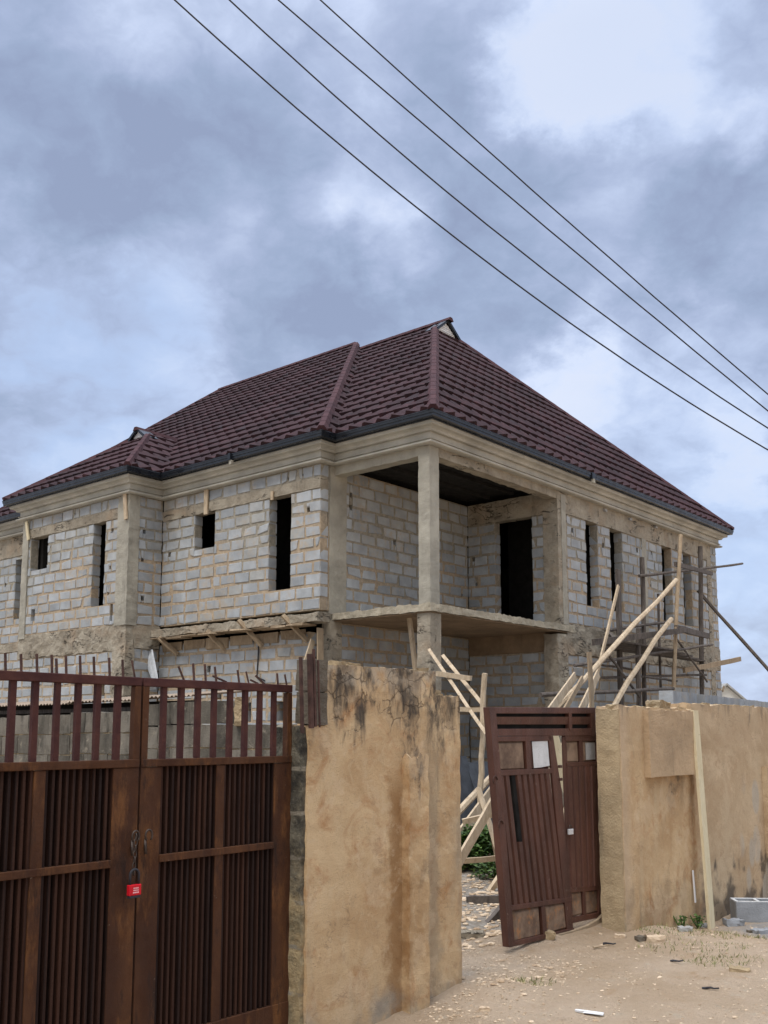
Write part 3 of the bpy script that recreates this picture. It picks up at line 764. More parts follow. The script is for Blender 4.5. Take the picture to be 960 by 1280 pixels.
def eaves():
    mb = MB()
    sweep(mb, [(-.01, 6.962), (.12, 6.958), (.152, 6.975), (.150, 7.003), (.118, 7.016), (.085, 7.020), (.082, 7.045), (.112, 7.050), (.114, 7.063), (.070, 7.070), (.070, 7.188), (.140, 7.192), (.150, 7.205), (.160, 7.232), (.195, 7.256), (.255, 7.268), (.27, 7.28), (.27, 7.34), (-.01, 7.344)])
    mb.build('cornice', M['cornice'], house, smooth=False)
    mb = MB()
    sweep(mb, [(.0, 7.345), (.30, 7.335), (.302, 7.345), (.305, 7.47), (.29, 7.475)])
    mb.build('fascia', M['gutter'], house)
    mb = MB()
    sweep(mb, [(.309, 7.45), (.312, 7.365), (.335, 7.345), (.375, 7.350), (.386, 7.37), (.388, 7.41), (.400, 7.418), (.404, 7.462), (.412, 7.470), (.408, 7.484), (.392, 7.482), (.388, 7.462), (.380, 7.42), (.366, 7.37), (.33, 7.365)])
    g = mb.build('gutter', M['gutter'], house)
    for (u, v, dx, dy) in ((5.62, -.39, 0, -1), (-a1-.39, 4.75, -1, 0)):
        mb = MB()
        mb.box(u-.06, u+.06, v-.035, v+.03, 7.34, 7.49, 0, .004); mb.box(u-.035, u+.035, v-.05, v+.02, 7.25, 7.34, 1, .004)
        mb.build('gutter_outlet', [M['gutter'], M['conc']], house)
eaves()
# little leftovers on the cornice line of the right front
for px, py in ((757, 638), (788, 649), (820, 659)):
    mb = MB(); p = HV(px, py, -.05); mb.rough(p.x-.05, p.x+.06, -.07, .0, p.z-.03, p.z+.03, .03, .012, 12, seed=px)
    mb.build('mortar_lump', M['newblock'], house)

# ---- roof
ZE = 7.49; K1 = .753
def tile_plane(mb, poly, eave_dir, up_dir, row=.50, wave=.36, dx=.05, mi=0):
    """metal roof tiles: rows with a scalloped, lifted lower lip"""
    e = Vector(eave_dir).normalized(); up = Vector(up_dir); up = (up-e*up.dot(e)).normalized(); n = e.cross(up)
    if n.z < 0: n = -n
    o = Vector(poly[0]); P2 = [((Vector(p)-o).dot(e), (Vector(p)-o).dot(up)) for p in poly]
    hmin, hmax = min(p[1] for p in P2), max(p[1] for p in P2)
    def span(h):
        xs = []
        for (xa, ya), (xb, yb) in zip(P2, P2[1:]+P2[:1]):
            if abs(ya-yb) < 1e-9:
                if abs(ya-h) < 1e-6: xs += [xa, xb]
            elif min(ya, yb)-1e-9 <= h <= max(ya, yb)+1e-9: xs.append(xa+(xb-xa)*(h-ya)/(yb-ya))
        return (min(xs), max(xs)) if xs else None
    nR = math.ceil((hmax-hmin)/row)
    def wv(x, r):
        t = ((x/wave) + (.5 if r % 2 else 0)) % 1.0
        return t/.68 if t < .68 else max(0.0, 1-(t-.68)/.16)
    for r in range(nR):
        h0, h1 = hmin+r*row, min(hmin+(r+1)*row, hmax)
        s0, s1 = span(h0+1e-4), span(h1-1e-4)
        if not s0 or not s1: continue
        lo, hi = min(s0[0], s1[0]), max(s0[1], s1[1])
        k0 = math.floor(lo/dx); xs = [q*dx for q in range(k0, math.ceil(hi/dx)+1)]
        jit = [mn.noise(Vector((q*.23, r*3.7, 1)))*.012 for q in range(len(xs))]
        levels = [(0.0, None), (0.0, 0), (.28, 1), (.62, 2), (1.0, 3)]
        V = []; N = len(xs)
        for li, (t, code) in enumerate(levels):
            h = h0+(h1-h0)*t; sp = span(min(max(h, h0+1e-4), h1-1e-4))
            for q, x in enumerate(xs):
                xx = min(max(x, sp[0]), sp[1]); wvx = wv(xx, r)
                shift = (-.27*wvx+.08) if li <= 1 else (-.14*wvx if li == 2 else 0)
                hh = h + (shift if not (r == 0 and li <= 1) else 0) + (jit[q] if li <= 1 and r else 0)
                lift = (-.006, .010+.082*wvx, .008+.064*wvx, .006+.034*wvx, .002)[li]
                V.append(o+e*xx+up*hh+n*lift)
        Fc = [(l*N+i, l*N+i+1, (l+1)*N+i+1, (l+1)*N+i) for l in range(len(levels)-1) for i in range(N-1)]
        mb.add(V, Fc, mi)
uR = 6.86; vG = 4.69; zR1 = ZE+(uR+.39)*K1; gb = .5; zG1 = zR1-gb*K1
K2 = .742; zR2 = ZE+(uR+a1+.39)*K2; vP = 8.05; vE = 14.3; V4 = L4+.39
e1, e2, ew = -.39, -a1-.39, w_-.39
vj = L1-.39; kj = (zR2-ZE)/(vP-vj)
vq = vj+(uR-e1)*K1/kj                                    # where the valley meets the first ridge
KW = .691; v0w, v1w = L2-.39, L3+.39; vmw = (v0w+v1w)/2; zW = ZE+(vmw-v0w)*KW; ug = .50; gw = .32; zGW = zW-gw*KW
def roof():
    mb = MB()
    S1 = [(e1, e1, ZE), (e1, vj, ZE), (uR, vq, zR1), (uR, vG-.12, zR1), (uR-gb, vG, zG1)]
    tile_plane(mb, S1, (0, 1, 0), (1, 0, K1))
    mir = lambda P, c=2*uR: [(c-p[0], p[1], p[2]) for p in P][::-1]
    FR = [(e1, e1, ZE), (uR-gb, vG, zG1), (uR+gb, vG, zG1), (2*uR-e1, e1, ZE)]
    tile_plane(mb, FR, (1, 0, 0), (0, vG-e1, zG1-ZE))
    J = [(e2, vj, ZE), (e1, vj, ZE), (uR, vq, zR1), (uR, vP, zR2)]
    tile_plane(mb, J, (1, 0, 0), (0, 1, kj), dx=.035)
    S2 = [(e2, vj, ZE), (e2, V4, ZE), (uR, vE, zR2), (uR, vP, zR2)]
    tile_plane(mb, S2, (0, 1, 0), (1, 0, K2))
    WF = [(ew, v0w, ZE), (ew, v1w, ZE), (ug, vmw+gw, zGW), (ug, vmw-gw, zGW)]
    tile_plane(mb, WF, (0, 1, 0), (ug-ew, 0, zGW-ZE))
    uW = e2+(zW-ZE)/K2
    WS = [(ew, v0w, ZE), (e2, v0w, ZE), (uW, vmw, zW), (ug-.1, vmw, zW), (ug, vmw-gw, zGW)]
    tile_plane(mb, WS, (1, 0, 0), (0, 1, KW), dx=.04)
    WS2 = [(p[0], 2*vmw-p[1], p[2]) for p in WS]
    for P in (WS2, mir(S1), mir(J), [(2*uR-e1, p[1], p[2]) if p[0] == e2 else p for p in S2], [(e2, V4, ZE), (uR, vE, zR2), (2*uR-e1, V4, ZE)]):
        mb.add(P, [tuple(range(len(P)))])
    rf = mb.build('roof', M['roof'], house)
    def cap(pts, wd=.115, ht=.045):
        m = MB()
        for p, q in zip(pts[:-1], pts[1:]):
            p, q = Vector(p), Vector(q); d = (q-p); L = d.length; d.normalize(); s = d.cross(Vector((0, 0, 1))).normalized(); u = s.cross(d)
            nseg = max(1, round(L/.42))
            for i in range(nseg):
                A, B = p+d*(L*i/nseg), p+d*(L*(i+1)/nseg+.03)
                V = []
                for X, kz in ((A, .005), (B, .0)):
                    V += [X-s*wd-u*.05+u*kz, X-s*wd*.55+u*(ht*.6+kz), X-s*wd*.45+u*(ht+kz), X+s*wd*.45+u*(ht+kz), X+s*wd*.55+u*(ht*.6+kz), X+s*wd-u*.05+u*kz]
                m.add(V, [(j, j+1, 7+j, 6+j) for j in range(5)]+[tuple(range(6)), tuple(range(11, 5, -1))])
        m.build('ridge_cap', M['ridge'], rf)
    cap([(e1, e1, ZE+.03), (uR-gb, vG, zG1+.03)]); cap([(2*uR-e1, e1, ZE+.03), (uR+gb, vG, zG1+.03)])
    cap([(e2, vj, ZE+.03), (uR, vP, zR2+.03)]); cap([(ew, v0w, ZE+.03), (ug, vmw-gw, zGW+.03)], .10); cap([(ew, v1w, ZE+.03), (ug, vmw+gw, zGW+.03)], .10)
    cap([(uR, vG-.2, zR1+.03), (uR, vq, zR1+.03)]); cap([(uR, vP, zR2+.03), (uR, vE, zR2+.03)]); cap([(uR, vE, zR2+.03), (e2, V4, ZE+.03)])
    cap([(ug-.15, vmw, zW+.02), (uW, vmw, zW+.02)], .10)
    # gablets with white louvres
    def gablet(T, hb, hz):
        m = MB(); m.prism([T(-hb*.86, 0, .03), T(hb*.86, 0, .03), T(0, 0, hz*.86)], Vector(T(0, .05, 0))-Vector(T(0, 0, 0)))
        for i in range(4):
            t = .1+i*.2; z = .03+(hz*.83-.03)*t; b = hb*.86*(1-t)-.03
            m.add([T(-b, -.018, z), T(b, -.018, z), T(b, -.002, z+.05), T(-b, -.002, z+.05), T(b, -.002, z), T(-b, -.002, z)], [(0, 1, 2, 3), (0, 5, 4, 1)])
        m.build('gablet_vent', M['white'], rf)
        m = MB()
        for s in (-1, 1):
            m.beam(T(s*(hb+.06), -.06, -.05), T(0, -.06, hz+.03), .06, .075, up=Vector(T(0, 1, 0))-Vector(T(0, 0, 0)))
            m.add([T(s*(hb+.10), -.10, -.02), T(0, -.10, hz+.06), T(0, .3, hz+.06), T(s*(hb+.10), .3, -.02)], [(0, 1, 2, 3)])
        m.build('gablet_trim', M['gutter'], rf)
    gablet(lambda a, d, z: (uR+a, vG-.02+d, zG1+z), gb, zR1-zG1)
    gablet(lambda a, d, z: (ug-.02+d, vmw+a, zGW+z), gw, zW-zGW)
roof()
# offcuts hanging from the upper walls
def offcut(px0, py0, px1, py1, u, wd, label, mat='pale'):
    a, b = HU(px0, py0, u-.04), HU(px1, py1, u-.04)
    c = (a+b)/2; o = MB(); o.beam(a-c, b-c, wd, .035, up=(1, 0, 0), segs=3, wob=.006)
    ob = o.build('timber_offcut', M[mat]); ob.location = O+CU*c.x+CV*c.y+Vector((0, 0, c.z)); ob.rotation_euler = (0, 0, TH)
    tag(ob, label, 'timber')
offcut(258, 611, 257.5, 643, -a1, .12, 'short timber hanging over the small upper window left of the tall slot')
offcut(156, 617, 157.5, 649, w_-.03, .11, 'short timber hanging against the top of the wing corner column')
offcut(33, 652, 35.5, 675, w_-.03, .09, 'thin timber piece at the top of the far left column', 'cream')
offcut(340.5, 614, 340, 625, -a1, .07, 'stub of timber sticking down at the head of the tall left window', 'pale')

# ================================================================== PROPS UNDER LEDGE AND SLAB
def world_bar(name, p, q, label, cat, mat, wd, ht=None, round_=False, wob=.01, group=None, taper=1.0):
    """one loose pole or board between two world points, its origin at its lower end"""
    p, q = Vector(p), Vector(q)
    if q.z < p.z: p, q = q, p
    m = MB()
    if round_: m.pole((0, 0, 0), q-p, wd/2, wd/2*taper, wob)
    else: m.beam((0, 0, 0), q-p, wd, ht or wd*.5, segs=6, wob=wob, taper=taper, up=(CV if abs((q-p).normalized().dot(CV)) < .9 else CU))
    o = m.build(name, M[mat]); o.location = p
    return tag(o, label, cat, group)
def bar_px(name, p0, p1, d0, d1, *a, **k):
    world_bar(name, at_depth(*p0, d0), at_depth(*p1, d1), *a, **k)
lab = ['at the far left end beside the torn sack', 'second from the wing corner', 'third from the wing corner, below the small window', 'nearest the balcony column']
for (p0, p1), s_ in zip((((198, 797), (222, 818)), ((258, 788), (280, 812)), ((298, 775), (328, 808)), ((353, 769), (385, 802))), lab):
    a, b = HU(*p0, -a1-.36), HU(*p1, -a1-.04)
    world_bar('timber_strut', hw(*a), hw(*b), 'slanting timber strut under the left ledge, '+s_, 'strut', 'tan', .10, .05, group='struts under the left ledge')
a = HU(500, 768, .35); b = HU(507, 850, .35)
world_bar('timber_prop', hw(.5, .9, 3.775), hw(.62, .62, 1.2), 'thin pale timber prop standing under the balcony slab left of the lower column', 'prop', 'pale', .075, .075, wob=.004)
a, b = HU(381, 832, -a1-.3), HU(391, 800, -a1-.1)
world_bar('timber_board', hw(*a), hw(*b), 'short pale board wedged against the shuttering below the ledge corner', 'board', 'pale', .12, .03)
a = HU(400, 785, -a1-.05); b = HU(401, 816, -a1-.05)
world_bar('shutter_board', hw(*a), hw(*b)-Vector((0, 0, 1.0)), 'upright shutter board fixed to the lower column under the slab', 'board', 'tan', .16, .03, wob=.002)

# torn sack and cable hanging under the ledge
def sack():
    m = MB(); n = 9; pts = [(188, 812), (184, 822), (185, 838), (190, 850), (187, 862)]; pts2 = [(191, 812), (193, 824), (196, 836), (198, 852), (194, 866)]
    V = []
    for (a, b) in zip(pts, pts2):
        for i in range(4):
            t = i/3; p = HU(a[0]+(b[0]-a[0])*t, a[1], -a1-.30-.04*math.sin(i*2.1+a[1])); V.append(p)
    c = V[0].copy(); V = [v-c for v in V]
    m.add(V, [(r*4+i, r*4+i+1, r*4+5+i, r*4+4+i) for r in range(4) for i in range(3)])
    o = m.build('torn_sack', M['cloth'], smooth=True); o.location = hw(*c); o.rotation_euler = (0, 0, TH)
    sm = o.modifiers.new('thick', 'SOLIDIFY'); sm.thickness = .004
    tag(o, 'torn pale sack strip hanging from the ledge at the wing corner', 'sack')
sack()
def cable():
    m = MB(); pts = [HU(x, y, -a1-.02) for x, y in ((323, 800), (323, 815), (322, 832), (321, 846), (331, 851))]; c = pts[0].copy()
    m.tube([p-c for p in pts], .014, 6); o = m.build('hanging_cable', M['wire'], smooth=True); o.location = hw(*c); o.rotation_euler = (0, 0, TH)
    tag(o, 'short black cable hanging down the lower block wall under the ledge', 'cable')
cable()

# ================================================================== SCAFFOLD on the right front
def scaffold():
    base = O+CU*9+CV*(-.8); base.z = 0
    t = thing('scaffold', 'rough pole scaffold with a plank platform against the right front of the house', 'scaffold', base, TH)
    def L(P): q = P-base; return Vector((q.dot(CU), q.dot(CV), q.z))
    def pt(px, py, v): return L(hw(*HV(px, py, v)))
    def down(p, q, z=0.0):          # carry a pole on to the ground
        d = q-p; k = (z-p.z)/d.z; return p+d*k
    def pole(name, a, b, va, vb, r, mat='grey', toground=False, sq=False, wob=.02):
        p, q = pt(*a, va), pt(*b, vb)
        if toground: q = down(p, q)
        m = MB()
        if sq: m.beam(p, q, r*2.6, r*1.4, up=(0, 1, 0), segs=5, wob=wob)
        else: m.pole(p, q, r, r*.9, wob)
        m.build(name, M[mat], t)
    pole('standard', (802.5, 697), (806, 880), -.35, -.35, .060, toground=True)
    pole('standard', (798, 785), (799, 880), -1.25, -1.25, .060, toground=True)
    pole('standard', (851, 668), (841, 862), -1.25, -1.3, .050, 'tan', toground=True)
    pole('standard', (876, 683), (877.5, 862), -.35, -.35, .065, toground=True)
    pole('standard', (772.5, 712), (775.5, 855), -.35, -.45, .055, toground=True, sq=True)
    pole('ledger', (799, 720), (928, 705), -.42, -.46, .038)
    pole('ledger', (844, 705), (890, 717), -1.2, -.42, .040, sq=True)
    pole('ledger', (718, 832), (891, 806), -1.30, -1.2, .035)
    pole('ledger', (752, 847), (883, 843.5), -.45, -.45, .032)
    pole('ledger', (676, 869), (842, 861), -1.36, -1.36, .045)
    pole('ledger', (742, 803), (853, 788), -1.33, -1.33, .050, sq=True)
    pole('ledger', (855, 838), (925, 824), -.50, -.50, .050, 'tan', sq=True)
    pole('transom', (845, 785), (885, 795), -1.3, -.3, .055, sq=True)
    pole('transom', (757, 787), (768, 800), -.3, -1.3, .040, sq=True)
    pole('brace', (752, 806), (800, 872), -1.33, -1.30, .030)
    pole('ledger', (806, 846), (846, 851), -1.22, -1.25, .030)
    pole('ledger', (757, 788), (838, 777), -.34, -.38, .040)
    pole('ledger', (742, 830), (800, 838), -.40, -.42, .028)
    pole('standard', (823, 742), (826, 866), -.36, -.36, .035, toground=True)
    pole('brace', (843, 795), (884, 852), -1.25, -.45, .028)
    for i in range(5):
        v = -.35-.21*i; p, q = pt(758-i*1.0, 786+i*3.4, v), pt(846+(30-i*8), 781+(8+i*.6), v)
        p.z = q.z = (pt(742, 803, -1.33).z+.10)+random.uniform(-.015, .02)
        m = MB(); m.beam(p, q, .20, .035, up=(0, 0, 1), segs=5, wob=.02); m.build('platform_plank', M['grey'], t)
scaffold()
def hpole(name, a, b, va, vb, label, cat, mat, wd, toground=True, **k):
    p, q = hw(*HV(*a, va)), hw(*HV(*b, vb))
    if toground:
        d = q-p
        q = p+d*((0.02-p.z)/d.z)
    world_bar(name, p, q, label, cat, mat, wd, **k)
hpole('timber_pole', (845, 725), (702, 878), -1.5, -2.3, 'long pale debarked pole leaning from lower left up across the scaffold', 'pole', 'pale', .105, round_=True, wob=.035)
hpole('timber_batten', (773, 732), (743, 858), -1.5, -1.8, 'thin fresh batten leaning steeply beside the left end of the scaffold', 'batten', 'pale', .07, .07)
hpole('timber_log', (840, 776), (773, 872), -1.42, -2.0, 'thick crooked peeled log leaning inside the scaffold below its platform', 'log', 'pale', .115, round_=True, wob=.08)
hpole('timber_pole', (872, 738), (960, 837), -.12, -1.6, 'grey pole leaning on the far end of the house and reaching right', 'pole', 'grey', .10, round_=True, wob=.02)
hpole('timber_board', (736.5, 815), (741.5, 915), -3.0, -3.0, 'grey upright board standing behind the right end of the wicket gate', 'board', 'tan', .12, ht=.03)
hpole('timber_board', (719, 845), (688, 888), -2.4, -2.8, 'pale board fanned out behind the wicket gate, leftmost of its bundle', 'board', 'pale', .15, ht=.03)
hpole('timber_board', (728, 848), (706, 888), -2.5, -2.8, 'narrow tan board in the middle of the bundle behind the wicket gate', 'board', 'tan', .10, ht=.03)
hpole('timber_board', (748, 842), (726, 888), -2.5, -2.8, 'broad pale board right of the bundle behind the wicket gate', 'board', 'pale', .15, ht=.03)
hpole('timber_post', (905, 858), (903, 864), .3, .3, 'short stick rising behind the far corner of the house', 'post', 'tan', .07, toground=False)

# ================================================================== TIMBERS IN THE WICKET OPENING
yd = 13.2
bar_px('timber_pole', (604.5, 841), (600.5, 1010), 13.0, 13.0, 'crooked pale pole standing upright left of the wicket gate', 'pole', 'pale', .075, round_=True, wob=.03)
bar_px('timber_batten', (537, 813), (609, 919), 14.6, 12.6, 'pale batten slanting down from the lower column to the upright pole', 'batten', 'pale', .062, .045)
bar_px('timber_batten', (554, 820), (604, 882), 14.6, 13.3, 'thin pale batten slanting behind the longer batten at the lower column', 'batten', 'pale', .055, .05)
bar_px('timber_batten', (546, 842), (589, 848), 13.9, 13.6, 'short pale batten fixed level across the slanting battens', 'batten', 'pale', .07, .05)
bar_px('timber_batten', (570, 887), (618, 887), 13.1, 13.1, 'level batten beside the top of the wicket gate', 'batten', 'pale', .06, .04)
bar_px('timber_board', (573, 1078), (619, 998), 10.6, 11.2, 'wide pale board crossing low behind the left edge of the wicket gate', 'board', 'pale', .115, .03)
bar_px('timber_batten', (598, 985), (626, 1075), 11.4, 11.0, 'thin batten crossing the wide pale board behind the wicket gate', 'batten', 'pale', .05, .04)
bar_px('timber_batten', (570, 1077), (632, 1072), 11.1, 11.1, 'level batten above the green bush in the opening', 'batten', 'tan', .055, .04)
bar_px('timber_batten', (578, 1027), (618, 1018), 11.6, 11.6, 'short level batten in front of the dark sheets behind the gate', 'batten', 'pale', .06, .03)
bar_px('timber_batten', (607, 1122), (630, 1088), 10.8, 10.9, 'pale batten slanting up out of the bush behind the gate', 'batten', 'pale', .065, .04)
bar_px('timber_board', (583, 1126), (635, 1124), 10.0, 10.0, 'weathered level board low over the gravel behind the gate', 'board', 'grey', .085, .04)
bar_px('timber_board', (597, 1171), (636, 1126), 8.9, 9.3, 'dark board slanting up from the gravel to the left edge of the gate', 'board', 'grey', .07, .045)
bar_px('timber_batten', (617, 1048), (627, 1100), 11.3, 11.3, 'grey batten hanging behind the left edge of the gate', 'batten', 'tan', .05, .04)
bar_px('timber_board', (687, 910), (715, 1000), 9.3, 9.3, 'cream board standing behind the gap between the gate leaves', 'board', 'cream', .17, .03)
def sheets():
    t = thing('stacked_sheets', 'dark shutter sheets leaning on the lower wall seen behind the gate opening', 'sheets', at_depth(595, 1078, 15.5)*1.0, TH)
    t.location.z = 0
    for i, (x0, x1, h) in enumerate(((-.75, -.1, 1.3), (-.15, .55, 1.2), (-.5, .5, .62))):
        m = MB(); m.beam(((x0+x1)/2, -.30-.10*i, 0), ((x0+x1)/2, .10-.02*i, h), x1-x0, .03, up=(0, 1, 0))
        m.build('sheet', M['bluedark' if i < 2 else 'tan'], t)
sheets()

# ================================================================== PLANTS
def bush(name, c, rx, ry, h, n, ls, label, cat='bush', rz=0):
    t = thing(name, label, cat, c, rz); lf, st = MB(), MB()
    for i in range(n):
        a = random.uniform(0, 6.283); r = math.sqrt(random.random()); z = h*(random.random()**.75)
        k = (1-.55*(z/h)**2)*(.75+.35*mn.noise(Vector((math.cos(a)*1.7+c[0], math.sin(a)*1.7, z*3))))
        p = Vector((rx*r*k*math.cos(a), ry*r*k*math.sin(a), z*(.85+.3*mn.noise(Vector((a, r*2, 3))))+.01))
        d = Vector((random.gauss(0, 1), random.gauss(0, 1), random.uniform(-.4, .8))).normalized(); s = d.cross(Vector((0, 0, 1))+Vector((random.gauss(0, .3),)*3)).normalized()
        L = ls*random.uniform(.6, 1.3); wd = L*.32; m_ = p+d*L*.5+Vector((0, 0, L*.08))
        lf.add([p, m_-s*wd, p+d*L-Vector((0, 0, L*.12)), m_+s*wd], [(0, 1, 2), (0, 2, 3)])
    for i in range(max(4, n//60)):
        a = random.uniform(0, 6.283); r = random.random(); st.tube([(0, 0, 0), (rx*r*.5*math.cos(a), ry*r*.5*math.sin(a), h*.5), (rx*r*.8*math.cos(a), ry*r*.8*math.sin(a), h*.92)], .006, 4)
    lf.build('foliage', M['leaf'], t); st.build('stem', M['leaf'], t)
p = at_depth(590, 1115, 12.4); bush('bush', (p.x, p.y, 0), .62, .5, .52, 2300, .085, 'low bright green bush behind the gate opening')
p = at_depth(618, 1128, 11.6); bush('weed', (p.x, p.y, 0), .40, .3, .22, 420, .06, 'strip of low weeds at the foot of the green bush', 'weeds')
g = ww(.98, -.06, -.13); bush('weed', g, .12, .05, .15, 45, .035, 'sparse weed growing at the right wall foot below the raised panel', 'weeds')
g = ww(1.28, -.08, -.15); bush('weed', g, .12, .05, .13, 60, .035, 'darker leafy weed at the wall foot beside the leaning cream board', 'weeds')
def grass_patch(name, px, py, rx, ry, n, label):
    r = ray(px, py); P = CAMP+r*((-.06-H)/r.z); m = MB()
    for i in range(n):
        a = random.uniform(0, 6.283); q = math.sqrt(random.random()); x, y = P.x+rx*q*math.cos(a), P.y+ry*q*math.sin(a); z = gz(x, y)
        hh = random.uniform(.012, .045); b = random.uniform(0, 6.283); s = Vector((math.cos(b), math.sin(b), 0))*.004; d = Vector((random.gauss(0, .02), random.gauss(0, .02), hh))
        c = Vector((x, y, z-.003))-P
        m.add([c-s, c+s, c+d], [(0, 1, 2)])
    o = m.build(name, M['drygrass']); o.location = P; tag(o, None, None, kind='stuff')
grass_patch('grass', 890, 1172, .75, .28, 420, None); grass_patch('grass', 870, 1195, .45, .25, 200, None); grass_patch('grass', 662, 1240, .18, .12, 110, None); grass_patch('grass', 905, 1212, .3, .14, 160, None)

# ================================================================== BOUNDARY WALL LEFT OF THE WICKET (pillar section)
def pillar():
    t = thing('boundary_wall', 'tan plastered boundary wall piece between big gate and wicket gate, cracked and black stained at the top', 'wall', W0+CU*(-3.07), TH)
    X = 3.07
    m = MB()
    def T(x, y, z): return (x+X, y, z)
    m.rough(-3.80, -2.60, .0, .225, -.3, 1.695, .05, .006, 6, T=T, seed=3)
    m.rough(-3.665, -2.601, .0015, .223, 1.66, 2.055, .05, .006, 6, T=T, seed=3, top=.014)
    m.rough(-2.605, -2.335, .004, .225, -.3, 1.90, .045, .007, 6, T=T, seed=5, top=.015)
    m.build('plaster', bpy_mat_offset('plasterL', -X), t)
    m = MB(); m.rough(-2.965, -2.765, -.058, .02, -.3, 1.49, .03, .009, 7, T=T, seed=8, top=.05); m.build('pilaster', bpy_mat_offset('plasterL', -X), t)
    m = MB(); m.rough(-3.835, -3.795, .02, .235, -.3, 1.69, .04, .014, 9, T=T, seed=9, top=.02); m.build('bare_end', M['bareend'], t)
    m = MB(); m.rough(-3.805, -3.655, -.004, .10, 1.70, 1.885, .03, .010, 9, T=T, seed=11); m.rough(-3.808, -3.652, -.005, .10, 1.892, 2.075, .03, .010, 9, T=T, seed=12); m.build('bare_block', M['bare'], t)
    m = MB()
    for px, a, b, k in ((379, 818, 906, .016), (384, 812, 904, .009), (389.5, 826, 905, .006), (367.7, 822, 912, .011)):
        p, q = WL(px, b, .02), WL(px+(-.5), a, .02)
        m.beam((p.x+X, -.045, p.z-.02), (q.x+X, -.035, q.z), k*1.6, k*1.3, up=(0, 1, 0))
        m.build('hinge_rod', M['rust'], t); m = MB()
    m = MB()
    for i in range(16):
        s = random.uniform(-3.75, -2.4); z = 2.04 if s < -2.6 else 1.895
        m.rough(s+X-.03, s+X+random.uniform(.02, .07), .03, .03+random.uniform(.04, .12), z-.02, z+random.uniform(.01, .04), .03, .01, 20, seed=i)
    m.build('top_rubble', M['reveal'], t)
def bpy_mat_offset(key, dx):
    """same plaster, with its stains measured from the wall corner"""
    nm = key+'_shift'
    if nm in bpy.data.materials: return bpy.data.materials[nm]
    m = M[key].copy(); m.name = nm; tr = m.node_tree
    for n in list(tr.nodes):
        if n.type == 'TEX_COORD':
            ls = [l for l in tr.links if l.from_node == n]
            ad = tr.nodes.new('ShaderNodeVectorMath'); ad.operation = 'ADD'; ad.inputs[1].default_value = (dx, 0, 0)
            tg = [l.to_socket for l in ls]
            for l in ls: tr.links.remove(l)
            tr.links.new(n.outputs['Object'], ad.inputs[0])
            for s in tg: tr.links.new(ad.outputs[0], s)
    return m
pillar()
# ================================================================== BOUNDARY WALL RIGHT OF THE WICKET
def right_wall():
    t = thing('boundary_wall', 'long tan plastered boundary wall right of the wicket gate with a raised panel near its top', 'wall', W0, TH)
    m = MB()
    m.rough(.0, 1.50, .0, .225, -.5, 1.885, .055, .007, 5, seed=21, top=.02)
    m.rough(1.50, 9.0, .012, .225, -.5, 1.94, .075, .006, 4, seed=23, top=.018)
    m.build('plaster', M['plasterR'], t)
    m = MB(); m.rough(-.018, .012, .006, .222, -.4, 1.87, .045, .009, 7, seed=25, top=.02); m.build('bare_end', M['wallend'], t)
    m = MB(); m.rough(.44, 1.475, -.058, .01, 1.262, 1.86, .05, .005, 6, seed=27, top=.01); m.build('raised_panel', M['panelR'], t)
    m = MB(); m.rough(3.36, 3.75, -.05, .02, -.5, 1.27, .06, .008, 6, seed=29, top=.02); m.build('pilaster', M['plasterR'], t)
    m = MB()
    for i in range(26):
        s = random.uniform(.0, 4.0); z = 1.875 if s < 1.5 else 1.93; k = random.uniform(.5, 1.3)
        m.rough(s-.03*k, s+.05*k, .02, .02+.1*k, z-.03, z+.018*k, .03, .014, 16, seed=i*3.1)
    m.rough(.9, 1.12, .05, .2, 1.86, 1.95, .03, .03, 10, seed=77)
    m.build('top_rubble', M['reveal'], t)
right_wall()
p, q = WL(867.5, 888, -.045), WL(888, 1158, -.13)
world_bar('cream_board', ww(p.x, -.05, p.z), ww(q.x, -.14, q.z-.02), 'long cream board leaning upright against the right boundary wall', 'board', 'cream', .115, .028, wob=.002)
a, b = WL(866, 1088, -.02), WL(868, 1128, -.02)
world_bar('metal_strip', ww(a.x, -.02, a.z), ww(b.x, -.03, b.z), 'short white strip fixed low on the wall left of the cream board', 'strip', 'white', .018, .01, wob=0)

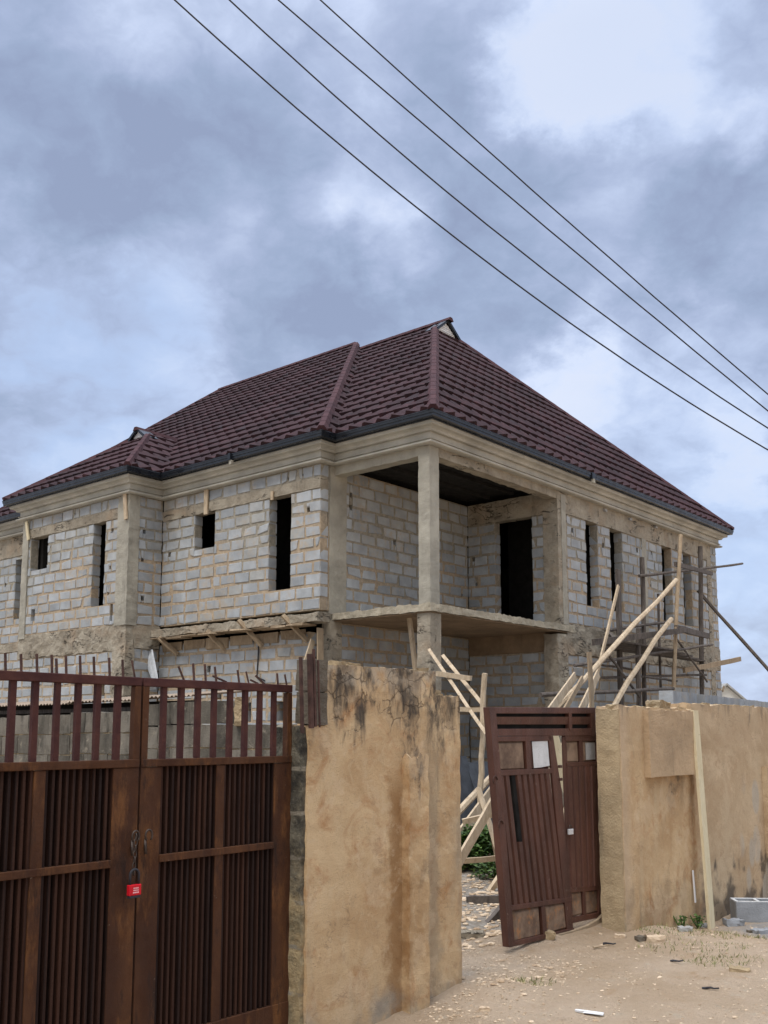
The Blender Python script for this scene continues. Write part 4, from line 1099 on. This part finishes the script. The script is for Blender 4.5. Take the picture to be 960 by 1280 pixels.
# ================================================================== DRIVEWAY GATE
GN = .125
def gate_leaf(s0, s1, label, stiles, mids, bars, spikes, side):
    t = thing('gate_leaf', label, 'gate', ww((s0+s1)/2, GN, -.12), TH)
    X = -(s0+s1)/2; Z = .12
    zt, zb, zm, z0 = 1.925, 1.523, 1.035, .02
    def bx(m, x0, x1, y0, y1, za, zb_): m.box(x0+X, x1+X, y0, y1, za+Z, zb_+Z, 0, .0008)
    m = MB()
    bx(m, s0, s1, -.022, .022, zt-.042, zt); m.build('rail', M['gatetop'], t, .003); m = MB()
    for i, (p, q) in enumerate(stiles):
        bx(m, p, q, -.020, .020, z0, zb-.04)
        if p == s0: bx(m, p, p+.036, -.021, .021, zb-.04, zt-.043)
        if q == s1: bx(m, q-.036, q, -.021, .021, zb-.04, zt-.043)
    m.build('frame', M['gate'], t, .003)
    m = MB(); bx(m, s0+.002, s1-.002, -.026, .026, zb-.038, zb); m.build('rail', M['gate'], t, .003)
    m = MB()
    for p, q in mids: bx(m, p, q, -.027, .024, zm-.018, zm+.018)
    m.build('rail', M['gate'], t, .003)
    m = MB(); bx(m, s0+.003, s1-.003, -.024, .024, z0, z0+.16); m.build('rail', M['gate'], t, .003)
    for b in bars:
        m = MB(); m.box(b-.0135+X, b+.0135+X, -.012, .012, zb+Z, zt-.042+Z, 0, .0015); m.build('bar', M['gatetop'], t)
    for b, lean, h in spikes:
        m = MB(); m.beam((b+X, 0, zt+Z), (b+lean+X, .01, zt+h+Z), .009, .009); m.build('spike', M['rust'], t)
    inner = sorted(stiles)
    for (pa, pb), (qa, qb) in zip(inner[:-1], inner[1:]):
        if qa-pb < .06: continue
        for za, zb2 in ((zm+.017, zb-.036), (z0+.15, zm-.017)):
            m = MB(); x = pb-.004; per = .0355; prof = []
            while x < qa+.004:
                prof += [(x, .014), (x+per*.16, -.013), (x+per*.52, -.013), (x+per*.66, .014)]; x += per
            V = []
            for xx, yy in prof: xx = min(xx, qa+.003); V += [(xx+X, yy, za+Z), (xx+X, yy, zb2+Z)]
            m.add(V, [(2*i, 2*i+2, 2*i+3, 2*i+1) for i in range(len(prof)-1)])
            o = m.build('ribbed_sheet', M['rib'], t); sm = o.modifiers.new('thick', 'SOLIDIFY'); sm.thickness = .002
    lx = (s0+.035 if side > 0 else s1-.03)
    m = MB(); zl = 1.155; pts = [(lx+X+.020*math.cos(a)*(1), -.03-.012*math.sin(a)*0-.02, zl+Z+.028*math.sin(a)) for a in [i*.45 for i in range(-2, 10)]]
    m.tube(pts, .005, 6); m.tube([(lx+X, -.02, zl+Z-.02), (lx+X-.004, -.035, zl+Z-.09)], .007, 6); m.build('latch_loop', M['iron'], t, smooth=True)
    return t
S = lambda px, py=960: WL(px, py, GN).x
gR0, gR1 = S(173.5), S(361.5)
def span_px(a, b): return (S(a), S(b))
gate_leaf(gR0, gR1, 'rusty brown driveway gate leaf next to the plastered wall, two ribbed bays wide', [(gR0, S(199)), (S(268), S(278)), (S(340), gR1)],
          [(S(199), S(340))], [S(x) for x in (202, 224, 245, 265.5, 285.5, 304.5, 323, 341)],
          [(S(227), -.03, .07), (S(240), -.002, .09), (S(254.6), 0, .09), (S(268), -.004, .08), (S(281), -.09, .03), (S(297), -.005, .07), (S(309), -.012, .065), (S(321), -.05, .02), (S(329), -.06, .045), (S(346), .002, .065), (S(357), -.006, .062)], 1)
gL0, gL1 = S(-60), S(171)
gate_leaf(gL0, gL1, 'rusty brown driveway gate leaf cut by the left edge of the picture', [(gL0, S(-40)), (S(40), S(55)), (S(139), gL1)],
          [(S(-40), S(139))], [S(x) for x in (-46, -18, 11, 39.5, 67.5, 94, 118.5, 144)],
          [(S(1), 0, .08), (S(21), 0, .08), (S(41), 0, .085), (S(60), 0, .085), (S(66), 0, .07), (S(78), 0, .085), (S(96), 0, .09), (S(113.5), 0, .09), (S(133), 0, .09), (S(150), .0, .085), (S(165), -.015, .085), (S(-20), 0, .08)], -1)
def chain_lock():
    # chain through both latch loops, the red lock below
    p0 = WL(170, 1046, GN-.07); p1 = WL(167, 1090, GN-.07)
    base = ww(p0.x, GN-.07, p0.z)
    m = MB(); n = 7
    for i in range(n):
        c = Vector((p1.x-p0.x, 0, p1.z-p0.z))*(i/(n-1)); pts = []
        for j in range(12):
            a = j*math.pi/6; x, z = .0085*math.cos(a), .0165*math.sin(a)
            pts.append(c+(Vector((x, 0, z)) if i % 2 else Vector((.002*math.cos(a), .0085*math.cos(a), z))))
        m.tube(pts, .0032, 5, closed=True)
    o = m.build('chain', M['iron'], smooth=True); o.location = base; o.rotation_euler = (0, 0, TH)
    tag(o, 'short rusty chain hanging from the gate latch loops above the red lock', 'chain')
    a, b = WL(160.2, 1106.5, GN-.075), WL(174.8, 1118, GN-.075)
    c = (a+b)/2; W, Hh = b.x-a.x, a.z-b.z
    t = thing('padlock', 'red covered padlock with long dark shackle hanging on the driveway gate', 'padlock', ww(c.x, GN-.075, c.z-Hh/2), TH)
    m = MB(); m.box(-W/2, W/2, -.012, .012, 0, Hh); m.build('cover', M['red'], t, .004)
    m = MB(); m.box(-W/2+.003, W/2-.003, -.011, .011, -.012, 0); m.build('keyhole_base', M['wire'], t, .002)
    m = MB(); r = W*.36; pts = [(-r, 0, Hh-.005), (-r, 0, Hh+.045)]+[(-r*math.cos(q*math.pi/8), 0, Hh+.045+r*math.sin(q*math.pi/8)) for q in range(1, 8)]+[(r, 0, Hh+.045), (r, 0, Hh-.005)]
    m.tube(pts, .0062, 8); m.build('shackle', M['wire'], t, smooth=True)
    m = MB()                                            # faint raised lettering, two short lines
    for z, x0, x1 in ((Hh*.62, -.012, .016), (Hh*.42, -.012, .016), (Hh*.22, -.014, .018)):
        x = x0
        while x < x1: w2 = random.uniform(.002, .0035); m.box(x, x+w2, -.0128, -.0119, z, z+Hh*.12); x += w2+.0012
    m.build('lettering', material('lock_lettering', plain((.85, .45, .45))), t)
chain_lock()

# ================================================================== WICKET GATE
WN = .30
def wicket():
    c0 = WL(690, 1168, WN)
    t = thing('wicket_gate', 'sagging maroon metal wicket gate of two leaves under a louvred head', 'gate', ww(c0.x, WN, 0), TH)
    def q(px, py, d=0.0): p = WL(px, py, WN); return Vector((p.x-c0.x, d, p.z))
    def poly(m, pts, d0, d1, mi=0): m.prism([q(x, y, d0) for x, y in pts], (0, d1-d0, 0), mi)
    def lin(a, b, t_): return (a[0]+(b[0]-a[0])*t_, a[1]+(b[1]-a[1])*t_)
    # head and outer frame
    m = MB()
    poly(m, [(608, 884), (742, 884.5), (741.5, 892), (609, 892)], -.02, .03)
    poly(m, [(608, 884), (616.5, 884), (640.5, 1180), (632.5, 1184)], -.024, .032)
    poly(m, [(612, 911), (741, 910.5), (742, 919.5), (613, 920)], -.018, .028)
    poly(m, [(708, 890), (711.5, 890), (712.5, 913), (709, 913)], -.025, .02)
    poly(m, [(735.5, 884.6), (741.5, 884.6), (743, 920), (737.5, 920)], -.019, .026)
    m.build('frame', M['wick'], t, .003)
    for y0 in (896, ):
        m = MB(); m.add([q(614, y0, -.02), q(739, y0, -.02), q(740, y0+9.5, -.008), q(615, y0+9.5, -.008), q(614, y0+1, .015), q(739, y0+1, .015)], [(0, 1, 2, 3), (0, 4, 5, 1)])
        o = m.build('louvre', M['wick'], t); o.modifiers.new('thick', 'SOLIDIFY').thickness = .004
    m = MB(); poly(m, [(615, 891), (738, 891), (739, 912), (616, 912)], .035, .04); m.build('louvre_gap_shade', M['dark'], t)  # near-black sheet paints the shade between the louvres
    def panel(pts, mat, dep=.018):
        m = MB(); cx = sum(p[0] for p in pts)/4; cy = sum(p[1] for p in pts)/4
        inn = [lin(p, (cx, cy), .16) for p in pts]
        V = [q(x, y, .012) for x, y in pts]+[q(x, y, .012-dep) for x, y in inn]+[q(x, y, .018) for x, y in pts]
        m.add(V, [(4, 5, 6, 7)]+[(i, (i+1) % 4, 4+(i+1) % 4, 4+i) for i in range(4)]+[(8, 11, 10, 9)]+[(i, 8+i, 8+(i+1) % 4, (i+1) % 4) for i in range(4)])
        return m.build('panel', M[mat], t)
    def ribs(tl, tr, br, bl, n, darkset=()):
        m = MB(); per = 1.0/n; prof = []
        for i in range(n):
            prof += [(i*per, .008, i), (i*per+per*.14, -.014, i), (i*per+per*.72, -.014, i), (i*per+per*.88, .008, i)]
        prof.append((1.0, .008, n-1)); V = []
        for k, y, i in prof:
            A, B = lin(tl, tr, k), lin(bl, br, k); V += [q(*A, y), q(*lin(A, B, .52), y), q(*B, y)]
        m.add(V, [])
        for i in range(len(prof)-1):
            for h in (0, 1):
                m.f.append([3*i+h, 3*i+1+h, 3*i+4+h, 3*i+3+h]); m.m.append(1 if prof[i][2] in darkset and not h else 0)
        o = m.build('ribbed_sheet', [M['wick'], M['bluesteel']], t); o.modifiers.new('thick', 'SOLIDIFY').thickness = .003
    # wide leaf
    m = MB()
    poly(m, [(614, 920.5), (687, 919.5), (687.5, 926), (615, 927)], -.016, .022)
    poly(m, [(654.5, 921), (660.5, 921), (663, 968), (657, 968)], -.017, .02)
    poly(m, [(683.5, 919.8), (689.5, 919.8), (700.5, 990), (714.5, 1161), (707, 1163)], -.016, .006)
    poly(m, [(619, 962.5), (688, 960.5), (688.5, 966.5), (620, 970)], -.018, .02)
    poly(m, [(637, 1131.5), (713, 1121), (713.5, 1126.5), (637.5, 1138)], -.018, .02)
    poly(m, [(674.5, 1133), (679.5, 1132), (682, 1169), (677, 1171)], -.017, .02)
    poly(m, [(634, 1177.5), (715, 1159.5), (715.5, 1165), (634.5, 1184)], -.021, .022)
    m.build('leaf_frame', M['wick'], t, .003)
    panel([(620, 927), (654.5, 926), (657, 962.5), (622.5, 964)], 'wpan')
    o = panel([(660.5, 925.5), (684, 924.5), (687, 961), (663, 962.5)], 'wick')
    m = MB(); m.add([q(663.5, 927, -.009), q(683, 926, -.009), q(685.5, 957, -.010), q(676, 959, -.010), q(666, 960, -.010)], [(0, 1, 2, 3, 4)]); o = m.build('pasted_sheet', M['lime'], t); o.modifiers.new('thick', 'SOLIDIFY').thickness = .002
    ribs((622, 969), (687, 966), (705, 1122.5), (640, 1132), 9, (2,))
    panel([(640.5, 1138.5), (674.5, 1133.5), (677, 1170), (642.5, 1178)], 'wpan'); panel([(680, 1132.5), (709.5, 1127), (712, 1160), (682.5, 1168)], 'wpan')
    # narrow leaf
    m = MB()
    poly(m, [(705, 918.5), (747.5, 918.5), (748, 926), (705.5, 926.5)], -.012, .026)
    poly(m, [(702.5, 921), (707.5, 921), (715.5, 1152), (711, 1153)], -.006, .008)
    poly(m, [(722.5, 921), (727, 921), (728.5, 957), (724, 957)], -.011, .024)
    poly(m, [(744, 921), (750, 921), (752.5, 1146), (747, 1147)], -.013, .026)
    poly(m, [(707, 953), (749, 951.5), (749.5, 957), (707.5, 958.5)], -.012, .024)
    poly(m, [(709, 1109.5), (751, 1106), (751.5, 1112), (709.5, 1116)], -.012, .024)
    poly(m, [(727, 1112), (730.5, 1111.5), (732, 1146), (728.5, 1147)], -.011, .024)
    poly(m, [(713, 1147), (752, 1139.5), (752.5, 1146), (713.5, 1154)], -.013, .026)
    m.build('leaf_frame', M['wick'], t, .003)
    panel([(706.5, 926.5), (722.5, 926), (724, 953), (707.5, 953.5)], 'wpan', .012); panel([(727.5, 926), (744, 925.5), (745, 952), (729, 952.5)], 'wpan', .012)
    m = MB(); m.add([q(731, 928.5, -.004), q(743, 928, -.004), q(743.5, 949, -.004), q(732, 950, -.004)], [(0, 1, 2, 3)]); o = m.build('pasted_sheet', M['newblock'], t); o.modifiers.new('thick', 'SOLIDIFY').thickness = .002
    ribs((706.5, 958.5), (744.5, 957), (748, 1107), (713, 1110), 5)
    panel([(712.5, 1116), (727, 1114), (728.5, 1143), (714, 1147)], 'wpan', .012); panel([(731, 1113), (747, 1111.5), (748, 1140), (732, 1144)], 'wpan', .012)
    # bent threshold
    m = MB(); pts = [q(x, y, -.02) for x, y in ((690, 1172), (710, 1167), (730, 1160), (744, 1152), (752, 1144))]
    for a, b in zip(pts[:-1], pts[1:]): m.beam(a, b+(b-a)*.05, .05, .035, up=(0, 1, 0))
    m.build('threshold', M['tan'], t, .004)
    for px, py in ((615, 975), (622, 1030)):
        m = MB(); c = q(px, py, -.03); m.tube([c+Vector((.03*math.cos(a), 0, .03*math.sin(a)-.0)) for a in [i*.5 for i in range(9)]], .005, 5); m.build('latch_hook', M['rust'], t, smooth=True)
    for px, py in ((697.5, 958), (698, 974)):
        m = MB(); c = q(px, py, -.01); m.box(c.x-.02, c.x+.02, c.y-.02, c.y, c.z-.012, c.z+.012); m.build('hasp', M['rust'], t, .003)
    c = WL(708.5, 1035, WN)
    k = thing('padlock', 'small white steel padlock fastening the two leaves of the wicket gate', 'padlock', ww(c.x, WN-.035, c.z-.045), TH)
    m = MB(); m.box(-.034, .034, -.010, .010, -.006, .040); m.build('body', M['silver'], k, .004)
    m = MB(); m.tube([(-.017, 0, .033), (-.017, 0, .055)]+[(-.017*math.cos(a), 0, .055+.017*math.sin(a)) for a in [i*math.pi/6 for i in range(1, 6)]]+[(.017, 0, .055), (.017, 0, .033)], .0045, 7); m.build('shackle', M['iron'], k, smooth=True)
wicket()

# ================================================================== BEHIND THE BIG GATE
def inner_wall():
    B = Vector((-.65, 9.0, 0))
    t = thing('block_wall', 'low mossy grey block wall with a stepped top behind the driveway gate', 'wall', B, TH)
    m = MB()
    rnd = random.Random(3); x = 0.0
    tops = [(0, 1.15, 1.73), (1.15, 2.25, 1.97), (2.25, 2.7, 1.955), (2.7, 3.9, 1.885), (3.9, 5.2, 1.865), (5.2, 8.0, 1.84)]
    for a, b, zt in tops:
        n = 8; h = .235
        for c in range(n):
            z1 = zt-c*h; z0 = z1-h+.012
            if z0 < -.1: break
            y = a + (.2 if c % 2 else 0)
            edges = [a]+[q for q in np.arange(a+(.22 if c % 2 else .45), b-.1, .46)]+[b]
            for p, q in zip(edges[:-1], edges[1:]): m.rough(-.0, .15, p+.006, q-.006, z0, z1, .09, .010, 8, seed=p*3+c)
    m.build('masonry', M['bblock'], t)
    m = MB(); m.box(.012, .14, 0, 8, -.2, 1.66); m.build('joint_mortar', M['reveal'], t)
inner_wall()
def shed():
    B = Vector((-.65, 9.0, 0))+CU*.9+CV*2.0
    t = thing('shed', 'low shed with rusty corrugated roof sheets behind the mossy block wall', 'shed', B, TH)
    for i, (y0, y1, z) in enumerate(((.55, 1.7, 2.075), (1.6, 3.1, 2.05), (3.0, 6.5, 2.03))):
        m = MB(); n = int((y1-y0)/.02); V = []
        for k in range(n+1):
            y = y0+(y1-y0)*k/n; dz = .012*math.sin(y/.075*2*math.pi)
            V += [(-.22+random.uniform(-.004, .004), y, z+dz), (.9, y, z+dz+.10)]
        m.add(V, [(2*k, 2*k+2, 2*k+3, 2*k+1) for k in range(n)])
        o = m.build('roof_sheet', M['zinc'], t); o.modifiers.new('thick', 'SOLIDIFY').thickness = .004
    m = MB(); m.box(.55, .62, 1.5, 6.4, 0, 2.06); m.build('wall', M['dark'], t)  # near-black colour stands for the shade under the roof sheets
    m = MB(); m.box(-.05, .03, .6, 6.4, 1.92, 1.97); m.build('rafter', M['grey'], t)
    for y in (.7, 3, 6):
        m = MB(); m.box(-.05, .04, y, y+.09, 0, 1.92); m.build('post', M['grey'], t)
shed()
p = at_depth(294, 893, 9.55)
mb = MB(); mb.rough(-.06, .06, -.05, .05, -.14, .14, .04, .02, 14, seed=4); o = mb.build('broken_block', M['reveal']); o.location = (p.x+.05, p.y+.07, 1.86); tag(o, 'pale broken block standing on the lower step of the mossy wall', 'block')

# ================================================================== BEHIND THE RIGHT WALL
def back_wall():
    p0 = at_depth(841, 863, 11.2); p1 = at_depth(975, 879.5, 19.5)
    d = Vector((p1.x-p0.x, p1.y-p0.y, 0)); L = d.length; d.normalize()
    t = thing('block_wall', 'pale new block wall running back behind the right boundary wall', 'wall', (p0.x, p0.y, 0), math.atan2(d.y, d.x))
    m = MB(); zt0, zt1 = p0.z, p1.z
    n = round(L*1.3/.46)
    for c in range(8):
        for i in range(n):
            x0 = i*.46+(.23 if c % 2 else 0); zt = zt0+(zt1-zt0)*x0/L
            m.rough(x0+.006, x0+.452, 0, .16, zt-(c+1)*.24+.012, zt-c*.24, .15, .007, 8, seed=i+c*9)
    m.build('masonry', M['block'], t)
    m = MB(); m.box(.02, n*.46, .02, .15, 0, min(zt0, zt1)-.02); m.build('joint_mortar', M['mortar'], t)
back_wall()
def far_house():
    D = 60; pk = at_depth(907, 857, D); lo = at_depth(932, 878, D)
    t = thing('house', 'distant white gabled house just showing over the right boundary wall', 'house', (pk.x, D, 0), 0)
    hw_, hz = (lo.x-pk.x)*2.6, (pk.z-lo.z)*2.6
    m = MB(); m.prism([(-hw_, 0, 0), (hw_, 0, 0), (hw_, 0, pk.z-hz), (0, 0, pk.z), (-hw_, 0, pk.z-hz)], (0, 9, 0)); m.build('wall', M['farwall'], t)
    m = MB()
    for k in (-1, 1): m.prism([(0, -.3, pk.z+.02), (k*(hw_+.4), -.3, pk.z-hz*(hw_+.4)/hw_+.02), (k*(hw_+.4), -.3, pk.z-hz*(hw_+.4)/hw_+.14), (0, -.3, pk.z+.14)], (0, 9.6, 0))
    m.build('roof', M['newblock'], t)
far_house()

# ================================================================== SMALL THINGS ON THE GROUND
def gp(px, py, dz=0.0):
    P = CAMP.copy(); r = ray(px, py); tt = (0-H)/r.z; P = CAMP+r*tt
    for _ in range(4):
        z = gz(P.x, P.y); P = CAMP+r*((z-H)/r.z)
    return Vector((P.x, P.y, gz(P.x, P.y)+dz))
def cinder():
    P = gp(921, 1152); t = thing('cinder_block', 'grey hollow cinder block lying on its side by the right wall foot', 'block', P+Vector((.0, 0, -.01)), R(-4))
    m = MB(); W, D, Hh, k = .45, .225, .20, .035
    m.box(0, W, 0, k, 0, Hh, 0, .003); m.box(0, W, D-k, D, 0, Hh, 0, .003)
    for x in (0, (W-k)/2, W-k): m.box(x+.001, x+k-.001, k, D-k, .002, Hh-.002, 0, .002)
    m.build('shell', M['cinder'], t, .006)
    m = MB()
    m.box(.004, W-.004, .004, k-.004, Hh-.001, Hh+.003, 0); m.box(.004, W-.004, D-k+.004, D-.004, Hh-.001, Hh+.003, 0)
    for x in (0, (W-k)/2, W-k): m.box(x+.004, x+k-.004, k, D-k, Hh-.003, Hh+.002, 0)
    m.build('top_face', M['lime'], t)
cinder()
def lump(name, px, py, r, mat, label, cat, flat=.6, seed=0):
    P = gp(px, py); m = MB(); m.rough(-r*1.4, r*1.4, -r*.8, r*.8, -r*.15, r*flat, r*.5, r*.28, 1.2/r, seed=seed); o = m.build(name, M[mat]); o.location = P; o.rotation_euler = (0, 0, random.uniform(-.5, .5)); tag(o, label, cat)
lump('block_fragment', 917, 1157, .065, 'cinder', 'wedge of broken grey block left of the cinder block', 'rubble', .9, 1)
lump('block_fragment', 931, 1148, .04, 'lime', 'small pale chip leaning on the corner of the cinder block', 'rubble', 1.6, 2)
lump('block_fragment', 953, 1166, .06, 'cinder', 'flat grey fragment in front of the cinder block at the picture edge', 'rubble', .5, 3)
lump('block_fragment', 880, 1158, .04, 'cinder', 'small grey fragment at the foot of the leaning cream board', 'rubble', .8, 4)
lump('block_fragment', 856, 1163, .04, 'newblock', 'pale fragment among the weeds at the right wall foot', 'rubble', .8, 41)
lump('stone', 818, 1177, .05, 'gravel', 'brown stone in front of the right wall corner', 'stone', .8, 5)
lump('stone', 803, 1175, .04, 'bare', 'dark stone left of the brown stone at the wall corner', 'stone', .8, 6)
lump('stone', 776, 1172, .03, 'gravel', 'small pale stone near the wicket gate hinge', 'stone', .8, 7)
lump('stone', 683, 1177, .045, 'reveal', 'lumpy stone wedging the sagging wide gate leaf', 'stone', 1.2, 8)
lump('stone', 925, 1213, .05, 'reveal', 'flat light stone on the sand at the right', 'stone', .4, 9)
lump('stone', 940, 1165, .03, 'bare', 'dark lump right of the wall foot near the cinder block', 'stone', .8, 10)
lump('stone', 606, 1262, .022, 'gravel', 'small rusty stone at the bottom near the plastered wall', 'stone', .8, 11)
lump('clay_mound', 585, 1172, .09, 'conc_d', 'brown broken clay edge at the gravel inside the gate', 'rubble', .6, 12)
for px, py, L, a, lb in ((762, 1182, .12, -.6, 'dark twig near the wicket gate hinge'), (846, 1204, .09, -.4, 'dark scrap lying alone mid way on the sand'), (888, 1238, .10, -.5, 'thin dark twig at the lower right of the sand'), (751, 1186, .14, .3, 'grey stick lying by the gate threshold')):
    P = gp(px, py, .012); m = MB(); m.pole((-L/2, 0, 0), (L/2, 0, .01), .010, .005, .012, 4, 5); o = m.build('twig', M['wire' if 'grey' not in lb else 'tan']); o.location = P; o.rotation_euler = (0, 0, a); tag(o, lb, 'twig')
P = gp(737, 1268, .01); m = MB(); m.box(-.085, .085, -.012, .012, 0, .008, 0, .004); m.box(-.03, .09, -.03, -.010, 0, .006, 0, .004); o = m.build('plastic_scrap', M['white'], None); o.location = P; o.rotation_euler = (0, 0, -.45); tag(o, 'white plastic scrap on the sand at the bottom edge', 'litter')

# ================================================================== POWER LINES
def wires():
    pts = [[(222, 0), (300, 77), (380, 144), (480, 227), (560, 290), (640, 348), (760, 437), (860, 503), (960, 562)],
           [(289, 0), (360, 66), (440, 143), (540, 227), (640, 303), (760, 395), (860, 470), (960, 536)],
           [(345, 0), (420, 62), (500, 127), (600, 211), (700, 301), (800, 385), (880, 450), (960, 511)],
           [(399, 0), (460, 55), (540, 124), (620, 195), (700, 266), (800, 358), (880, 430), (960, 489)]]
    nm = ['lowest', 'second lowest', 'second highest', 'highest']
    n = Vector((.35, -1, 0)).normalized()
    for i, pp in enumerate(pts):
        pl = Vector((0, 10+.22*i, 0)); P = [on_plane(x, y, pl, n) for x, y in pp]
        A = np.array([list(p) for p in P]); d = np.array([1, .35])/np.hypot(1, .35)
        s = A[:, :2]@d; cz = np.polyfit(s, A[:, 2], 2)
        perp = A[0, :2]-s[0]*d
        m = MB(); xs = np.linspace(s[0]-3.5, s[-1]+5, 60); org = Vector((*(perp+d*xs[0]), np.polyval(cz, xs[0])))
        m.tube([Vector((*(perp+d*q), np.polyval(cz, q)+.006*mn.noise(Vector((q*1.9, i*5, 0)))))-org for q in xs], .0085, 6)
        o = m.build('power_line', M['wire'], smooth=True); o.location = org
        tag(o, 'dark power line crossing the sky, '+nm[i]+' of the four', 'power line', 'power lines across the sky')
wires()
